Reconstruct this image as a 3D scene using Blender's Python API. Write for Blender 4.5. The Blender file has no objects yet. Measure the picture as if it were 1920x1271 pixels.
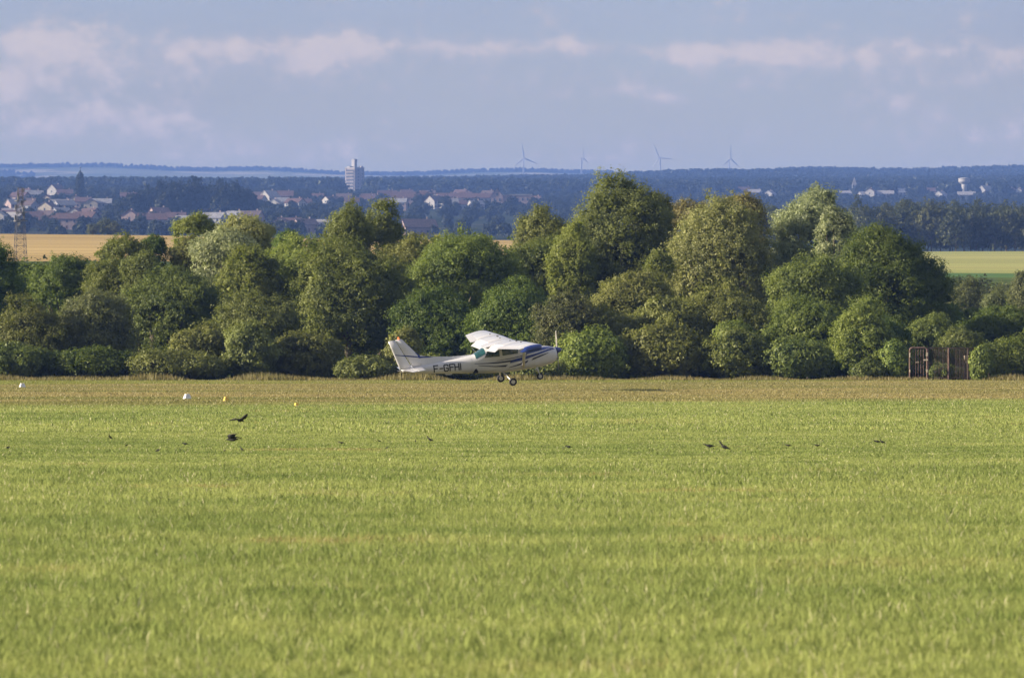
import bpy, bmesh, math, random
import numpy as np
from mathutils import Vector, Matrix

R = math.radians
random.seed(7)
RNG = np.random.default_rng(11)
S = bpy.context.scene
COL = S.collection
F, HX, HY, EYE = 9600.0, 960.0, 668.0, 1.65      # focal length in px of a 1920 px wide frame, horizon line, eye height

# ------------------------------------------------------------------ camera
cam = bpy.data.cameras.new('camera')
cam.sensor_width = 36.0
cam.lens = 36.0 * F / 1920.0
cam.clip_start = 0.5
cam.clip_end = 40000
cam.dof.use_dof = True
cam.dof.focus_distance = 243.0
cam.dof.aperture_fstop = 8.0
camo = bpy.data.objects.new('camera', cam)
COL.objects.link(camo)
camo.location = (0, 0, EYE)
camo.rotation_euler = (R(90) + math.atan((HY - 635.5) / F), 0, 0)
S.camera = camo

# ------------------------------------------------------------------ sky, sun, exposure
SUN_EL, SUN_BACK = 18.5, 7.0     # low evening sun from the left, a little behind the camera
S.view_settings.view_transform = 'Standard'
S.view_settings.look = 'None'
S.view_settings.exposure = 1.25
S.view_settings.gamma = 1.0
S.view_settings.use_curve_mapping = False
world = bpy.data.worlds.new('World')
S.world = world
world.use_nodes = True
wt = world.node_tree
wt.nodes.clear()


def nd(t, typ, **kw):
    n = t.nodes.new(typ)
    for k, v in kw.items():
        setattr(n, k, v)
    return n


def mth(t, op, a, b=None, c=None, clamp=False):
    n = t.nodes.new('ShaderNodeMath')
    n.operation = op
    n.use_clamp = clamp
    for i, v in enumerate((a, b, c)):
        if v is None:
            continue
        if isinstance(v, (int, float)):
            n.inputs[i].default_value = v
        else:
            t.links.new(v, n.inputs[i])
    return n.outputs[0]


def mixc(t, fac, a, b):
    n = t.nodes.new('ShaderNodeMix')
    n.data_type = 'RGBA'
    if isinstance(fac, (int, float)):
        n.inputs[0].default_value = fac
    else:
        t.links.new(fac, n.inputs[0])
    for i, v in ((6, a), (7, b)):
        if isinstance(v, tuple):
            n.inputs[i].default_value = (v[0], v[1], v[2], 1)
        else:
            t.links.new(v, n.inputs[i])
    return n.outputs[2]


def build_sky():
    t = wt
    sky = nd(t, 'ShaderNodeTexSky', sky_type='NISHITA')
    sky.sun_disc = False
    sky.sun_elevation = R(SUN_EL)
    sky.sun_rotation = R(270 - SUN_BACK)
    sky.altitude = 200
    sky.air_density = 1.0
    sky.dust_density = 1.0
    tc = nd(t, 'ShaderNodeTexCoord')
    sp = nd(t, 'ShaderNodeSeparateXYZ')
    t.links.new(tc.outputs['Generated'], sp.inputs[0])
    X, Z = sp.outputs[0], sp.outputs[2]

    def noise(sx, sz, scale, det, rough=0.55):
        mp = nd(t, 'ShaderNodeMapping')
        mp.inputs['Scale'].default_value = (sx, sx, sz)
        t.links.new(tc.outputs['Generated'], mp.inputs[0])
        n = nd(t, 'ShaderNodeTexNoise')
        n.inputs['Scale'].default_value = scale
        n.inputs['Detail'].default_value = det
        n.inputs['Roughness'].default_value = rough
        t.links.new(mp.outputs[0], n.inputs['Vector'])
        return n.outputs[0]

    veil = noise(1, 4, 6, 4)
    puffs = noise(1, 1.5, 70, 9, 0.66)
    big = noise(1, 3.0, 28, 5)
    # banks of cloud: (direction x, direction z, half width, half height, amount)
    banks = [(110, 115, 170, 66, .26), (60, 72, 130, 26, .22), (430, 90, 200, 34, .32), (640, 100, 150, 28, .24), (960, 88, 420, 18, .17), (400, 150, 240, 26, .10), (1650, 130, 280, 34, .12),
             (240, 225, 140, 34, .34), (80, 240, 90, 30, .24), (490, 280, 140, 26, .30), (20, 165, 50, 28, .26),
             (1290, 108, 60, 18, .28), (1440, 105, 80, 26, .32), (1620, 100, 330, 24, .16), (1160, 168, 75, 20, .26), (1255, 188, 30, 12, .24),
             (1400, 165, 40, 12, .20), (1680, 190, 50, 20, .18), (1110, 290, 90, 24, .20), (1850, 240, 150, 60, .16), (1020, 92, 100, 16, .20)]
    tot = None
    for (px, py, w, h, a) in banks:
        cx, cz = (px - HX) / F, (HY - py) / F
        dx = mth(t, 'MULTIPLY', mth(t, 'SUBTRACT', X, cx), F / w)
        dz = mth(t, 'MULTIPLY', mth(t, 'SUBTRACT', Z, cz), F / h)
        r2 = mth(t, 'ADD', mth(t, 'MULTIPLY', dx, dx), mth(t, 'MULTIPLY', dz, dz))
        g = mth(t, 'MULTIPLY', mth(t, 'EXPONENT', mth(t, 'MULTIPLY', r2, -0.8)), a)
        tot = g if tot is None else mth(t, 'ADD', tot, g)
    v = mth(t, 'ADD', mth(t, 'MULTIPLY', mth(t, 'SUBTRACT', puffs, 0.5), 2.8), mth(t, 'MULTIPLY', mth(t, 'SUBTRACT', big, 0.5), 0.7))
    fine = noise(1, 1.3, 210, 6, 0.6)
    v = mth(t, 'ADD', v, mth(t, 'MULTIPLY', tot, 2.9))
    v = mth(t, 'ADD', v, mth(t, 'MULTIPLY', mth(t, 'SUBTRACT', fine, 0.5), 1.9))
    m = nd(t, 'ShaderNodeMapRange', interpolation_type='SMOOTHSTEP')
    t.links.new(v, m.inputs[0])
    m.inputs[1].default_value = 0.02
    m.inputs[2].default_value = 1.25
    # thin blue grey veil of high cloud over the clear sky, then the lit cumulus
    vm = nd(t, 'ShaderNodeMapRange')
    t.links.new(veil, vm.inputs[0])
    vm.inputs[1].default_value = 0.3
    vm.inputs[2].default_value = 0.7
    vm.inputs[3].default_value = 0.80
    vm.inputs[4].default_value = 0.95
    hz_ = nd(t, 'ShaderNodeMapRange', interpolation_type='SMOOTHSTEP')
    t.links.new(Z, hz_.inputs[0])
    hz_.inputs[1].default_value = 0.030
    hz_.inputs[2].default_value = 0.085
    vcol = mixc(t, hz_.outputs[0], mixc(t, big, (2.4, 2.0, 0.85), (2.6, 2.05, 0.95)), mixc(t, big, (1.5, 1.58, 1.75), (1.8, 1.75, 1.95)))
    c1 = mixc(t, vm.outputs[0], sky.outputs[0], vcol)
    ccol = mixc(t, mth(t, 'MULTIPLY', mth(t, 'ADD', fine, m.outputs[0]), 0.55, None, True), (2.2, 1.95, 1.55), (4.3, 3.3, 2.3))
    c2 = mixc(t, mth(t, 'MULTIPLY', m.outputs[0], 0.78), c1, ccol)
    bg = nd(t, 'ShaderNodeBackground')
    bg.inputs['Strength'].default_value = 0.10
    t.links.new(c2, bg.inputs['Color'])
    out = nd(t, 'ShaderNodeOutputWorld')
    t.links.new(bg.outputs[0], out.inputs['Surface'])


build_sky()
sun = bpy.data.lights.new('sun', 'SUN')
sun.energy = 5.0
sun.angle = R(0.55)
sun.color = (1.0, 0.86, 0.66)
suno = bpy.data.objects.new('sun', sun)
COL.objects.link(suno)
sdir = Vector((-math.cos(R(SUN_BACK)) * math.cos(R(SUN_EL)), -math.sin(R(SUN_BACK)) * math.cos(R(SUN_EL)), math.sin(R(SUN_EL))))
suno.rotation_euler = sdir.to_track_quat('Z', 'Y').to_euler()
S.cycles.max_bounces = 6
S.cycles.diffuse_bounces = 2
S.cycles.glossy_bounces = 2
S.cycles.transmission_bounces = 3
S.cycles.transparent_max_bounces = 6
S.cycles.volume_bounces = 0
S.cycles.use_denoising = True

# ------------------------------------------------------------------ helpers


def P(px, py, d):
    """world point seen at photo pixel (px, py) at the distance d"""
    return Vector(((px - HX) / F * d, d, EYE + (HY - py) / F * d))


def tag(o, label=None, cat=None, group=None, kind=None):
    for k, v in (('label', label), ('category', cat), ('group', group), ('kind', kind)):
        if v:
            o[k] = v
    return o


def empty(name, loc=(0, 0, 0)):
    o = bpy.data.objects.new(name, None)
    o.empty_display_size = 0.2
    o.location = loc
    COL.objects.link(o)
    return o


def link_mesh(name, me, parent=None, mat=None):
    if mat is not None and not me.materials:
        me.materials.append(mat)
    o = bpy.data.objects.new(name, me)
    COL.objects.link(o)
    if parent is not None:
        o.parent = parent
    return o


def mesh_np(name, V, Q, mat=None, smooth=False):
    """mesh from an (n,3) array and an (m,k) index array of equal sized faces"""
    me = bpy.data.meshes.new(name)
    V = np.asarray(V, dtype=np.float32)
    Q = np.asarray(Q, dtype=np.int32)
    k = Q.shape[1]
    me.vertices.add(len(V))
    me.vertices.foreach_set('co', V.ravel())
    me.loops.add(Q.size)
    me.loops.foreach_set('vertex_index', Q.ravel())
    me.polygons.add(len(Q))
    me.polygons.foreach_set('loop_start', np.arange(0, Q.size, k, dtype=np.int32))
    me.polygons.foreach_set('loop_total', np.full(len(Q), k, dtype=np.int32))
    if smooth:
        me.polygons.foreach_set('use_smooth', np.ones(len(Q), dtype=bool))
    me.update(calc_edges=True)
    if mat:
        me.materials.append(mat)
    return me


class MB:
    """collects simple solids into one mesh"""

    def __init__(self):
        self.v, self.f = [], []

    def add(self, vs, fs):
        b = len(self.v)
        self.v += [tuple(p) for p in vs]
        self.f += [tuple(b + i for i in q) for q in fs]
        return self

    def box(self, c, s, M=None):
        x, y, z = c
        a, b, d = s[0] / 2, s[1] / 2, s[2] / 2
        vs = [Vector((x + i * a, y + j * b, z + k * d)) for k in (-1, 1) for j in (-1, 1) for i in (-1, 1)]
        if M is not None:
            vs = [M @ p for p in vs]
        return self.add(vs, [(0, 2, 3, 1), (4, 5, 7, 6), (0, 1, 5, 4), (2, 6, 7, 3), (0, 4, 6, 2), (1, 3, 7, 5)])

    def bar(self, a, b, r, r2=None, n=6, squash=1.0):
        a, b = Vector(a), Vector(b)
        r2 = r if r2 is None else r2
        q = (b - a).to_track_quat('Z', 'Y')
        vs = []
        for p, rr in ((a, r), (b, r2)):
            for i in range(n):
                t = 2 * math.pi * i / n
                vs.append(p + q @ Vector((math.cos(t) * rr, math.sin(t) * rr * squash, 0)))
        fs = [(i, (i + 1) % n, n + (i + 1) % n, n + i) for i in range(n)]
        fs += [tuple(range(n - 1, -1, -1)), tuple(range(n, 2 * n))]
        return self.add(vs, fs)

    def prism(self, pts, a, b):
        """pts = outline in the xz plane, extruded from y=a to y=b"""
        n = len(pts)
        vs = [(p[0], a, p[1]) for p in pts] + [(p[0], b, p[1]) for p in pts]
        fs = [(i, (i + 1) % n, n + (i + 1) % n, n + i) for i in range(n)]
        fs += [tuple(range(n - 1, -1, -1)), tuple(range(n, 2 * n))]
        return self.add(vs, fs)

    def rings(self, rings, close=True):
        """loft through rings of equal point count"""
        n = len(rings[0])
        vs = [p for r in rings for p in r]
        fs = []
        for k in range(len(rings) - 1):
            for i in range(n):
                j = (i + 1) % n
                fs.append((k * n + i, k * n + j, (k + 1) * n + j, (k + 1) * n + i))
        if close:
            fs.append(tuple(range(n - 1, -1, -1)))
            fs.append(tuple((len(rings) - 1) * n + i for i in range(n)))
        return self.add(vs, fs)

    def mesh(self, name, mat=None, smooth=False, bevel=0):
        me = bpy.data.meshes.new(name)
        bm = bmesh.new()
        vs = [bm.verts.new(p) for p in self.v]
        for f in self.f:
            try:
                bm.faces.new([vs[i] for i in f])
            except ValueError:
                pass
        bmesh.ops.recalc_face_normals(bm, faces=bm.faces)
        if bevel:
            bmesh.ops.bevel(bm, geom=bm.edges[:], offset=bevel, segments=1, affect='EDGES')
        if smooth:
            for f in bm.faces:
                f.smooth = True
        bm.to_mesh(me)
        bm.free()
        if mat:
            me.materials.append(mat)
        return me

    def build(self, name, mat, parent=None, smooth=False, bevel=0):
        return link_mesh(name, self.mesh(name, mat, smooth, bevel), parent)


def copy_tree(o, parent=None):
    c = o.copy()
    COL.objects.link(c)
    c.parent = parent
    for ch in list(o.children):
        copy_tree(ch, c)
    return c


# ------------------------------------------------------------------ materials


def new_mat(name):
    m = bpy.data.materials.new(name)
    m.use_nodes = True
    m.node_tree.nodes.clear()
    return m, m.node_tree


def tex_noise(t, scale, det=3, coord='pos', vec_scale=(1, 1, 1), rough=0.5):
    if coord == 'pos':
        src = nd(t, 'ShaderNodeNewGeometry').outputs['Position']
    else:
        src = nd(t, 'ShaderNodeTexCoord').outputs['Object']
    mp = nd(t, 'ShaderNodeMapping')
    mp.inputs['Scale'].default_value = vec_scale
    t.links.new(src, mp.inputs[0])
    n = nd(t, 'ShaderNodeTexNoise')
    n.inputs['Scale'].default_value = scale
    n.inputs['Detail'].default_value = det
    n.inputs['Roughness'].default_value = rough
    t.links.new(mp.outputs[0], n.inputs['Vector'])
    return n.outputs[0]


def ramp(t, v, a, b, lo=0.0, hi=1.0):
    m = nd(t, 'ShaderNodeMapRange', interpolation_type='SMOOTHSTEP')
    t.links.new(v, m.inputs[0])
    for i, x in ((1, a), (2, b), (3, lo), (4, hi)):
        m.inputs[i].default_value = x
    return m.outputs[0]


def paint(name, col, rough=0.5, metal=0.0, var=0.12, scale=6.0, spec=0.5, coat=0.0):
    m, t = new_mat(name)
    b = nd(t, 'ShaderNodeBsdfPrincipled')
    n = tex_noise(t, scale, 4, 'obj')
    c = mixc(t, ramp(t, n, 0.3, 0.7), tuple(x * (1 - var) for x in col), tuple(min(1, x * (1 + var)) for x in col))
    t.links.new(c, b.inputs['Base Color'])
    b.inputs['Roughness'].default_value = rough
    b.inputs['Metallic'].default_value = metal
    b.inputs['Specular IOR Level'].default_value = spec
    if coat:
        b.inputs['Coat Weight'].default_value = coat
        b.inputs['Coat Roughness'].default_value = 0.1
    o = nd(t, 'ShaderNodeOutputMaterial')
    t.links.new(b.outputs[0], o.inputs[0])
    return m


def leaf_mat(name, dark, light, trans=0.38, gloss=0.15, accent=None, coord='obj', clump=0.5):
    m, t = new_mat(name)
    g = nd(t, 'ShaderNodeNewGeometry')
    n = tex_noise(t, clump, 3, coord)
    f = mth(t, 'ADD', mth(t, 'MULTIPLY', ramp(t, n, 0.3, 0.7), 0.60), mth(t, 'MULTIPLY', g.outputs['Random Per Island'], 0.40))
    c = mixc(t, f, dark, light)
    if accent:
        c = mixc(t, ramp(t, g.outputs['Random Per Island'], 0.90, 0.97, 0, 0.8), c, accent)
    # every tree has a tone of its own
    rnd = nd(t, 'ShaderNodeObjectInfo').outputs['Random']
    hs = nd(t, 'ShaderNodeHueSaturation')
    t.links.new(c, hs.inputs['Color'])
    t.links.new(ramp(t, rnd, 0, 1, 0.480, 0.508), hs.inputs['Hue'])
    t.links.new(mth(t, 'ADD', 0.78, mth(t, 'MULTIPLY', mth(t, 'FRACT', mth(t, 'MULTIPLY', rnd, 7.3)), 0.42)), hs.inputs['Value'])
    c = hs.outputs[0]
    d = nd(t, 'ShaderNodeBsdfDiffuse')
    t.links.new(c, d.inputs[0])
    tr = nd(t, 'ShaderNodeBsdfTranslucent')
    t.links.new(mixc(t, 0.5, c, (light[0] * 1.2, light[1] * 1.3, light[2] * 0.7)), tr.inputs[0])
    gl = nd(t, 'ShaderNodeBsdfGlossy')
    gl.inputs['Roughness'].default_value = 0.5
    gl.inputs[0].default_value = (0.3, 0.32, 0.25, 1)
    m1 = nd(t, 'ShaderNodeMixShader')
    m1.inputs[0].default_value = trans
    t.links.new(d.outputs[0], m1.inputs[1])
    t.links.new(tr.outputs[0], m1.inputs[2])
    m2 = nd(t, 'ShaderNodeMixShader')
    m2.inputs[0].default_value = gloss * 0.4
    t.links.new(m1.outputs[0], m2.inputs[1])
    t.links.new(gl.outputs[0], m2.inputs[2])
    o = nd(t, 'ShaderNodeOutputMaterial')
    t.links.new(m2.outputs[0], o.inputs[0])
    return m


def field_color(t, blades):
    """colour of the airfield turf by place: green sward, dry strip beyond it, patches"""
    pos = nd(t, 'ShaderNodeNewGeometry').outputs['Position']
    sp = nd(t, 'ShaderNodeSeparateXYZ')
    t.links.new(pos, sp.inputs[0])
    n1 = tex_noise(t, 0.35, 4, 'pos', (0.55, 1, 0))
    n2 = tex_noise(t, 0.06, 3, 'pos', (0.7, 1, 0))
    n3 = tex_noise(t, 2.2, 2, 'pos', (1, 1, 0))
    g = mth(t, 'ADD', mth(t, 'MULTIPLY', ramp(t, n1, 0.3, 0.7), 0.45), mth(t, 'MULTIPLY', ramp(t, n2, 0.35, 0.65), 0.3))
    g = mth(t, 'ADD', g, mth(t, 'MULTIPLY', ramp(t, n3, 0.35, 0.7), 0.25))
    green = mixc(t, g, (0.182, 0.240, 0.070), (0.400, 0.438, 0.148))
    n5 = tex_noise(t, 0.9, 5, 'pos', (0.6, 1, 0), 0.65)
    green = mixc(t, ramp(t, n5, 0.52, 0.70, 0, 0.85), green, (0.120, 0.180, 0.045))
    # worn tan patches within the green
    green = mixc(t, mth(t, 'MULTIPLY', ramp(t, n1, 0.60, 0.72), ramp(t, n3, 0.4, 0.6)), green, (0.34, 0.27, 0.12))
    dry = mixc(t, ramp(t, tex_noise(t, 0.10, 4, 'pos', (0.35, 1, 0)), 0.35, 0.65), (0.225, 0.226, 0.082), (0.335, 0.286, 0.128))
    # edge of the strip runs a little askew
    yy = mth(t, 'ADD', sp.outputs[1], mth(t, 'MULTIPLY', sp.outputs[0], -0.75))
    yy = mth(t, 'ADD', yy, mth(t, 'MULTIPLY', mth(t, 'SUBTRACT', tex_noise(t, 0.22, 6, 'pos', (1, 1, 0), 0.65), 0.5), 26))
    k = ramp(t, yy, 168, 188)
    c = mixc(t, k, green, dry)
    # greener verge at the far edge
    k2 = mth(t, 'MULTIPLY', ramp(t, yy, 300, 325), ramp(t, n2, 0.3, 0.5, 0.5, 0.95))
    c = mixc(t, k2, c, (0.24, 0.26, 0.07))
    return c


def turf_mats():
    m, t = new_mat('turf_soil')
    c = field_color(t, False)
    b = nd(t, 'ShaderNodeBsdfDiffuse')
    hs = nd(t, 'ShaderNodeHueSaturation')
    hs.inputs['Value'].default_value = 0.7
    t.links.new(c, hs.inputs['Color'])
    t.links.new(hs.outputs[0], b.inputs[0])
    o = nd(t, 'ShaderNodeOutputMaterial')
    t.links.new(b.outputs[0], o.inputs[0])
    m2, t = new_mat('grass_blade')
    c = field_color(t, True)
    g = nd(t, 'ShaderNodeNewGeometry')
    r = g.outputs['Random Per Island']
    hs = nd(t, 'ShaderNodeHueSaturation')
    t.links.new(c, hs.inputs['Color'])
    t.links.new(ramp(t, r, 0, 1, 0.72, 1.35), hs.inputs['Value'])
    c = mixc(t, ramp(t, r, 0.955, 0.965, 0, 0.85), hs.outputs[0], (0.74, 0.68, 0.45))
    d = nd(t, 'ShaderNodeBsdfDiffuse')
    t.links.new(c, d.inputs[0])
    tr = nd(t, 'ShaderNodeBsdfTranslucent')
    t.links.new(c, tr.inputs[0])
    mx = nd(t, 'ShaderNodeMixShader')
    mx.inputs[0].default_value = 0.45
    t.links.new(d.outputs[0], mx.inputs[1])
    t.links.new(tr.outputs[0], mx.inputs[2])
    o = nd(t, 'ShaderNodeOutputMaterial')
    t.links.new(mx.outputs[0], o.inputs[0])
    return m, m2


M_SOIL, M_BLADE = turf_mats()


def land_mat(name, cols, scale, stretch=(1, 1, 0), lo=0.35, hi=0.65, det=4, rows=None):
    m, t = new_mat(name)
    n = tex_noise(t, scale, det, 'pos', stretch)
    c = mixc(t, ramp(t, n, lo, hi), cols[0], cols[1])
    if len(cols) > 2:
        n2 = tex_noise(t, scale * 2.7, det, 'pos', stretch)
        c = mixc(t, ramp(t, n2, hi - 0.06, hi + 0.03), c, cols[2])
    if rows:
        n3 = tex_noise(t, rows, 2, 'pos', (0.05, 1, 0))
        hs = nd(t, 'ShaderNodeHueSaturation')
        t.links.new(c, hs.inputs['Color'])
        t.links.new(ramp(t, n3, 0.3, 0.7, 0.85, 1.12), hs.inputs['Value'])
        c = hs.outputs[0]
    b = nd(t, 'ShaderNodeBsdfDiffuse')
    t.links.new(c, b.inputs[0])
    o = nd(t, 'ShaderNodeOutputMaterial')
    t.links.new(b.outputs[0], o.inputs[0])
    return m


# ------------------------------------------------------------------ terrain
ROWS = [
    (430, None, 0.0), (600, None, 3.0),
    (900, [0, 300, 600, 960, 1300, 1600, 1920], [490, 490, 492, 495, 505, 518, 521]),
    (1500, [0, 300, 600, 960, 1300, 1600, 1920], [437, 440, 446, 449, 455, 471, 470]),
    (1650, [0, 300, 600, 960, 1300, 1600, 1920], [441, 444, 451, 453, 460, 474, 475]),
    (2300, [0, 960, 1920], [450, 455, 480]),
    (2600, [0, 960, 1920], [438, 441, 462]),
    (3200, [0, 300, 600, 960, 1300, 1920], [400, 405, 412, 418, 430, 440]),
    (4000, [0, 300, 600, 960, 1300, 1920], [366, 368, 380, 384, 392, 398]),
    (4700, [0, 300, 600, 960, 1300, 1920], [362, 362, 366, 372, 374, 374]),
    (5400, [0, 300, 600, 960, 1300, 1920], [360, 360, 358, 360, 362, 363]),
    (6400, [0, 300, 600, 960, 1300, 1920], [364, 366, 356, 354, 352, 352]),
    (8000, [-400, 0, 100, 240, 400, 480, 600, 960, 1100, 1200, 1500, 1700, 1920], [352, 352, 356, 374, 374, 362, 357, 350, 346, 340, 330, 332, 329]),
    (9000, [0, 1920], [372, 372]),
    (9600, [0, 960, 1920], [352, 350, 352]),
    (10500, [-300, 0, 200, 330, 500, 620, 800, 1000, 1300, 1920], [309, 308, 312, 318, 320, 326, 329, 326, 332, 340]),
    (12000, [0, 1920], [335, 342]),
    (14000, [0, 1920], [360, 360]),
]


def row_z(r, px):
    d, xs, ys = r
    if xs is None:
        return np.full(np.shape(px), float(ys))
    y = np.interp(px, xs, ys)
    return EYE + (HY - y) / F * d


ROWD = np.array([r[0] for r in ROWS], float)


def ground_z(x, y):
    x, y = np.asarray(x, float), np.asarray(y, float)
    px = HX + x / np.maximum(y, 1) * F
    Z = np.stack([row_z(r, px) for r in ROWS])
    k = np.clip(np.searchsorted(ROWD, y) - 1, 0, len(ROWD) - 2)
    f = np.clip((y - ROWD[k]) / (ROWD[k + 1] - ROWD[k]), 0, 1)
    z0 = np.take_along_axis(Z, k[None, ...], 0)[0]
    z1 = np.take_along_axis(Z, (k + 1)[None, ...], 0)[0]
    z = z0 + (z1 - z0) * f
    und = sum(np.sin(x * a + y * b + c) for a, b, c in ((.0041, .0019, .3), (.0083, -.0031, 2.1), (.0157, .0052, 4.4), (-.0026, .0036, 1.2))) / 4
    z = z + und * 6.5 * np.clip((y - 5400) / 1600, 0, 1)
    return np.where(y <= 430, 0.0, z)


def gz(x, y):
    return float(ground_z(np.array([x]), np.array([y]))[0])


def dist_for(px, py, lo=2500, hi=5400):
    """distance at which the slope is seen at pixel (px, py)"""
    ds = np.linspace(lo, hi, 400)
    yy = HY - (ground_z((px - HX) / F * ds, ds) - EYE) / ds * F
    i = np.argmax(yy <= py)
    return float(ds[i]) if yy.min() <= py else float(hi)


def sheet(name, ds, pxs, mat, kind='structure', lift=0.0):
    ds = np.array(ds, float)
    pxs = np.array(pxs, float)
    D, PX = np.meshgrid(ds, pxs, indexing='ij')
    X = (PX - HX) / F * D
    Z = ground_z(X, D) + lift
    V = np.stack([X, D, Z], -1).reshape(-1, 3)
    n = len(pxs)
    i, j = np.meshgrid(np.arange(len(ds) - 1), np.arange(n - 1), indexing='ij')
    a = (i * n + j).ravel()
    Q = np.stack([a, a + 1, a + n + 1, a + n], 1)
    me = mesh_np(name, V, Q, mat, True)
    return tag(link_mesh(name, me), kind=kind)


VIEW = list(np.arange(-400, 2330, 30))
LEFT = list(np.linspace(-8000, -500, 12)) + [v for v in VIEW if v < 1250]
RIGHT = [v for v in VIEW if v >= 1220] + list(np.linspace(2500, 9900, 12))
ALLX = list(np.linspace(-8000, -500, 12)) + VIEW + list(np.linspace(2500, 9900, 12))

# the flat airfield
me = mesh_np('airfield', [(-420, -260, 0), (420, -260, 0), (420, 430, 0), (-420, 430, 0)], [(0, 1, 2, 3)], M_SOIL)
tag(link_mesh('ground', me), kind='structure')
M_MEADOW = land_mat('meadow', [(0.06, 0.09, 0.025), (0.11, 0.14, 0.035)], 0.05)
M_WHEAT = land_mat('wheat', [(0.40, 0.29, 0.12), (0.47, 0.345, 0.15)], 0.006, (0.3, 1, 0), rows=0.05)
M_CROP = land_mat('crop', [(0.28, 0.30, 0.10), (0.36, 0.35, 0.13)], 0.006, (0.3, 1, 0), rows=0.06)
M_STRIP = land_mat('green_crop', [(0.09, 0.16, 0.05), (0.12, 0.2, 0.06)], 0.01)
M_SLOPE = land_mat('slope', [(0.025, 0.035, 0.018), (0.045, 0.055, 0.028), (0.09, 0.085, 0.05)], 0.006)
M_FAR = land_mat('far_land', [(0.05, 0.07, 0.03), (0.16, 0.17, 0.09), (0.30, 0.27, 0.18)], 0.0022, (0.8, 1, 0), 0.38, 0.60)
sheet('meadow', [430, 500, 600, 700, 760, 820, 900], ALLX, M_MEADOW)
sheet('wheat_field', np.linspace(900, 1650, 9), LEFT, M_WHEAT)
sheet('crop_field', np.linspace(960, 1650, 9), RIGHT, M_CROP)
sheet('grass_strip', [900, 930, 960], RIGHT, M_STRIP)
sheet('hillside', list(np.linspace(1650, 9000, 70)), ALLX, M_SLOPE)
sheet('far_hills', list(np.linspace(9000, 14000, 36)), ALLX, M_FAR)

# ------------------------------------------------------------------ haze
M_HAZE, t = new_mat('haze')
pv = nd(t, 'ShaderNodeVolumePrincipled')
pv.inputs['Color'].default_value = (0.215, 0.39, 1.0, 1)
pv.inputs['Density'].default_value = 9.0e-5
pv.inputs['Anisotropy'].default_value = 0.0
o = nd(t, 'ShaderNodeOutputMaterial')
t.links.new(pv.outputs[0], o.inputs['Volume'])
tag(MB().box((0, 7150, 217), (36000, 15100, 436)).build('haze', M_HAZE), kind='stuff')

# ------------------------------------------------------------------ leaves


def unit(n, rng):
    v = rng.normal(size=(n, 3))
    return v / np.linalg.norm(v, axis=1)[:, None]


def leaf_quads(pos, nrm, size, rng, aspect=0.75):
    n = len(pos)
    a = np.cross(nrm, unit(n, rng))
    a /= np.linalg.norm(a, axis=1)[:, None] + 1e-9
    b = np.cross(nrm, a)
    s = size[:, None]
    V = np.stack([pos - a * s * 0.6, pos + a * s * 0.5 + b * s * aspect * 0.55, pos + a * s * 0.35 - b * s * aspect * 0.6], 1)
    return V.reshape(-1, 3), np.arange(3 * n).reshape(n, 3)


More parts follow.
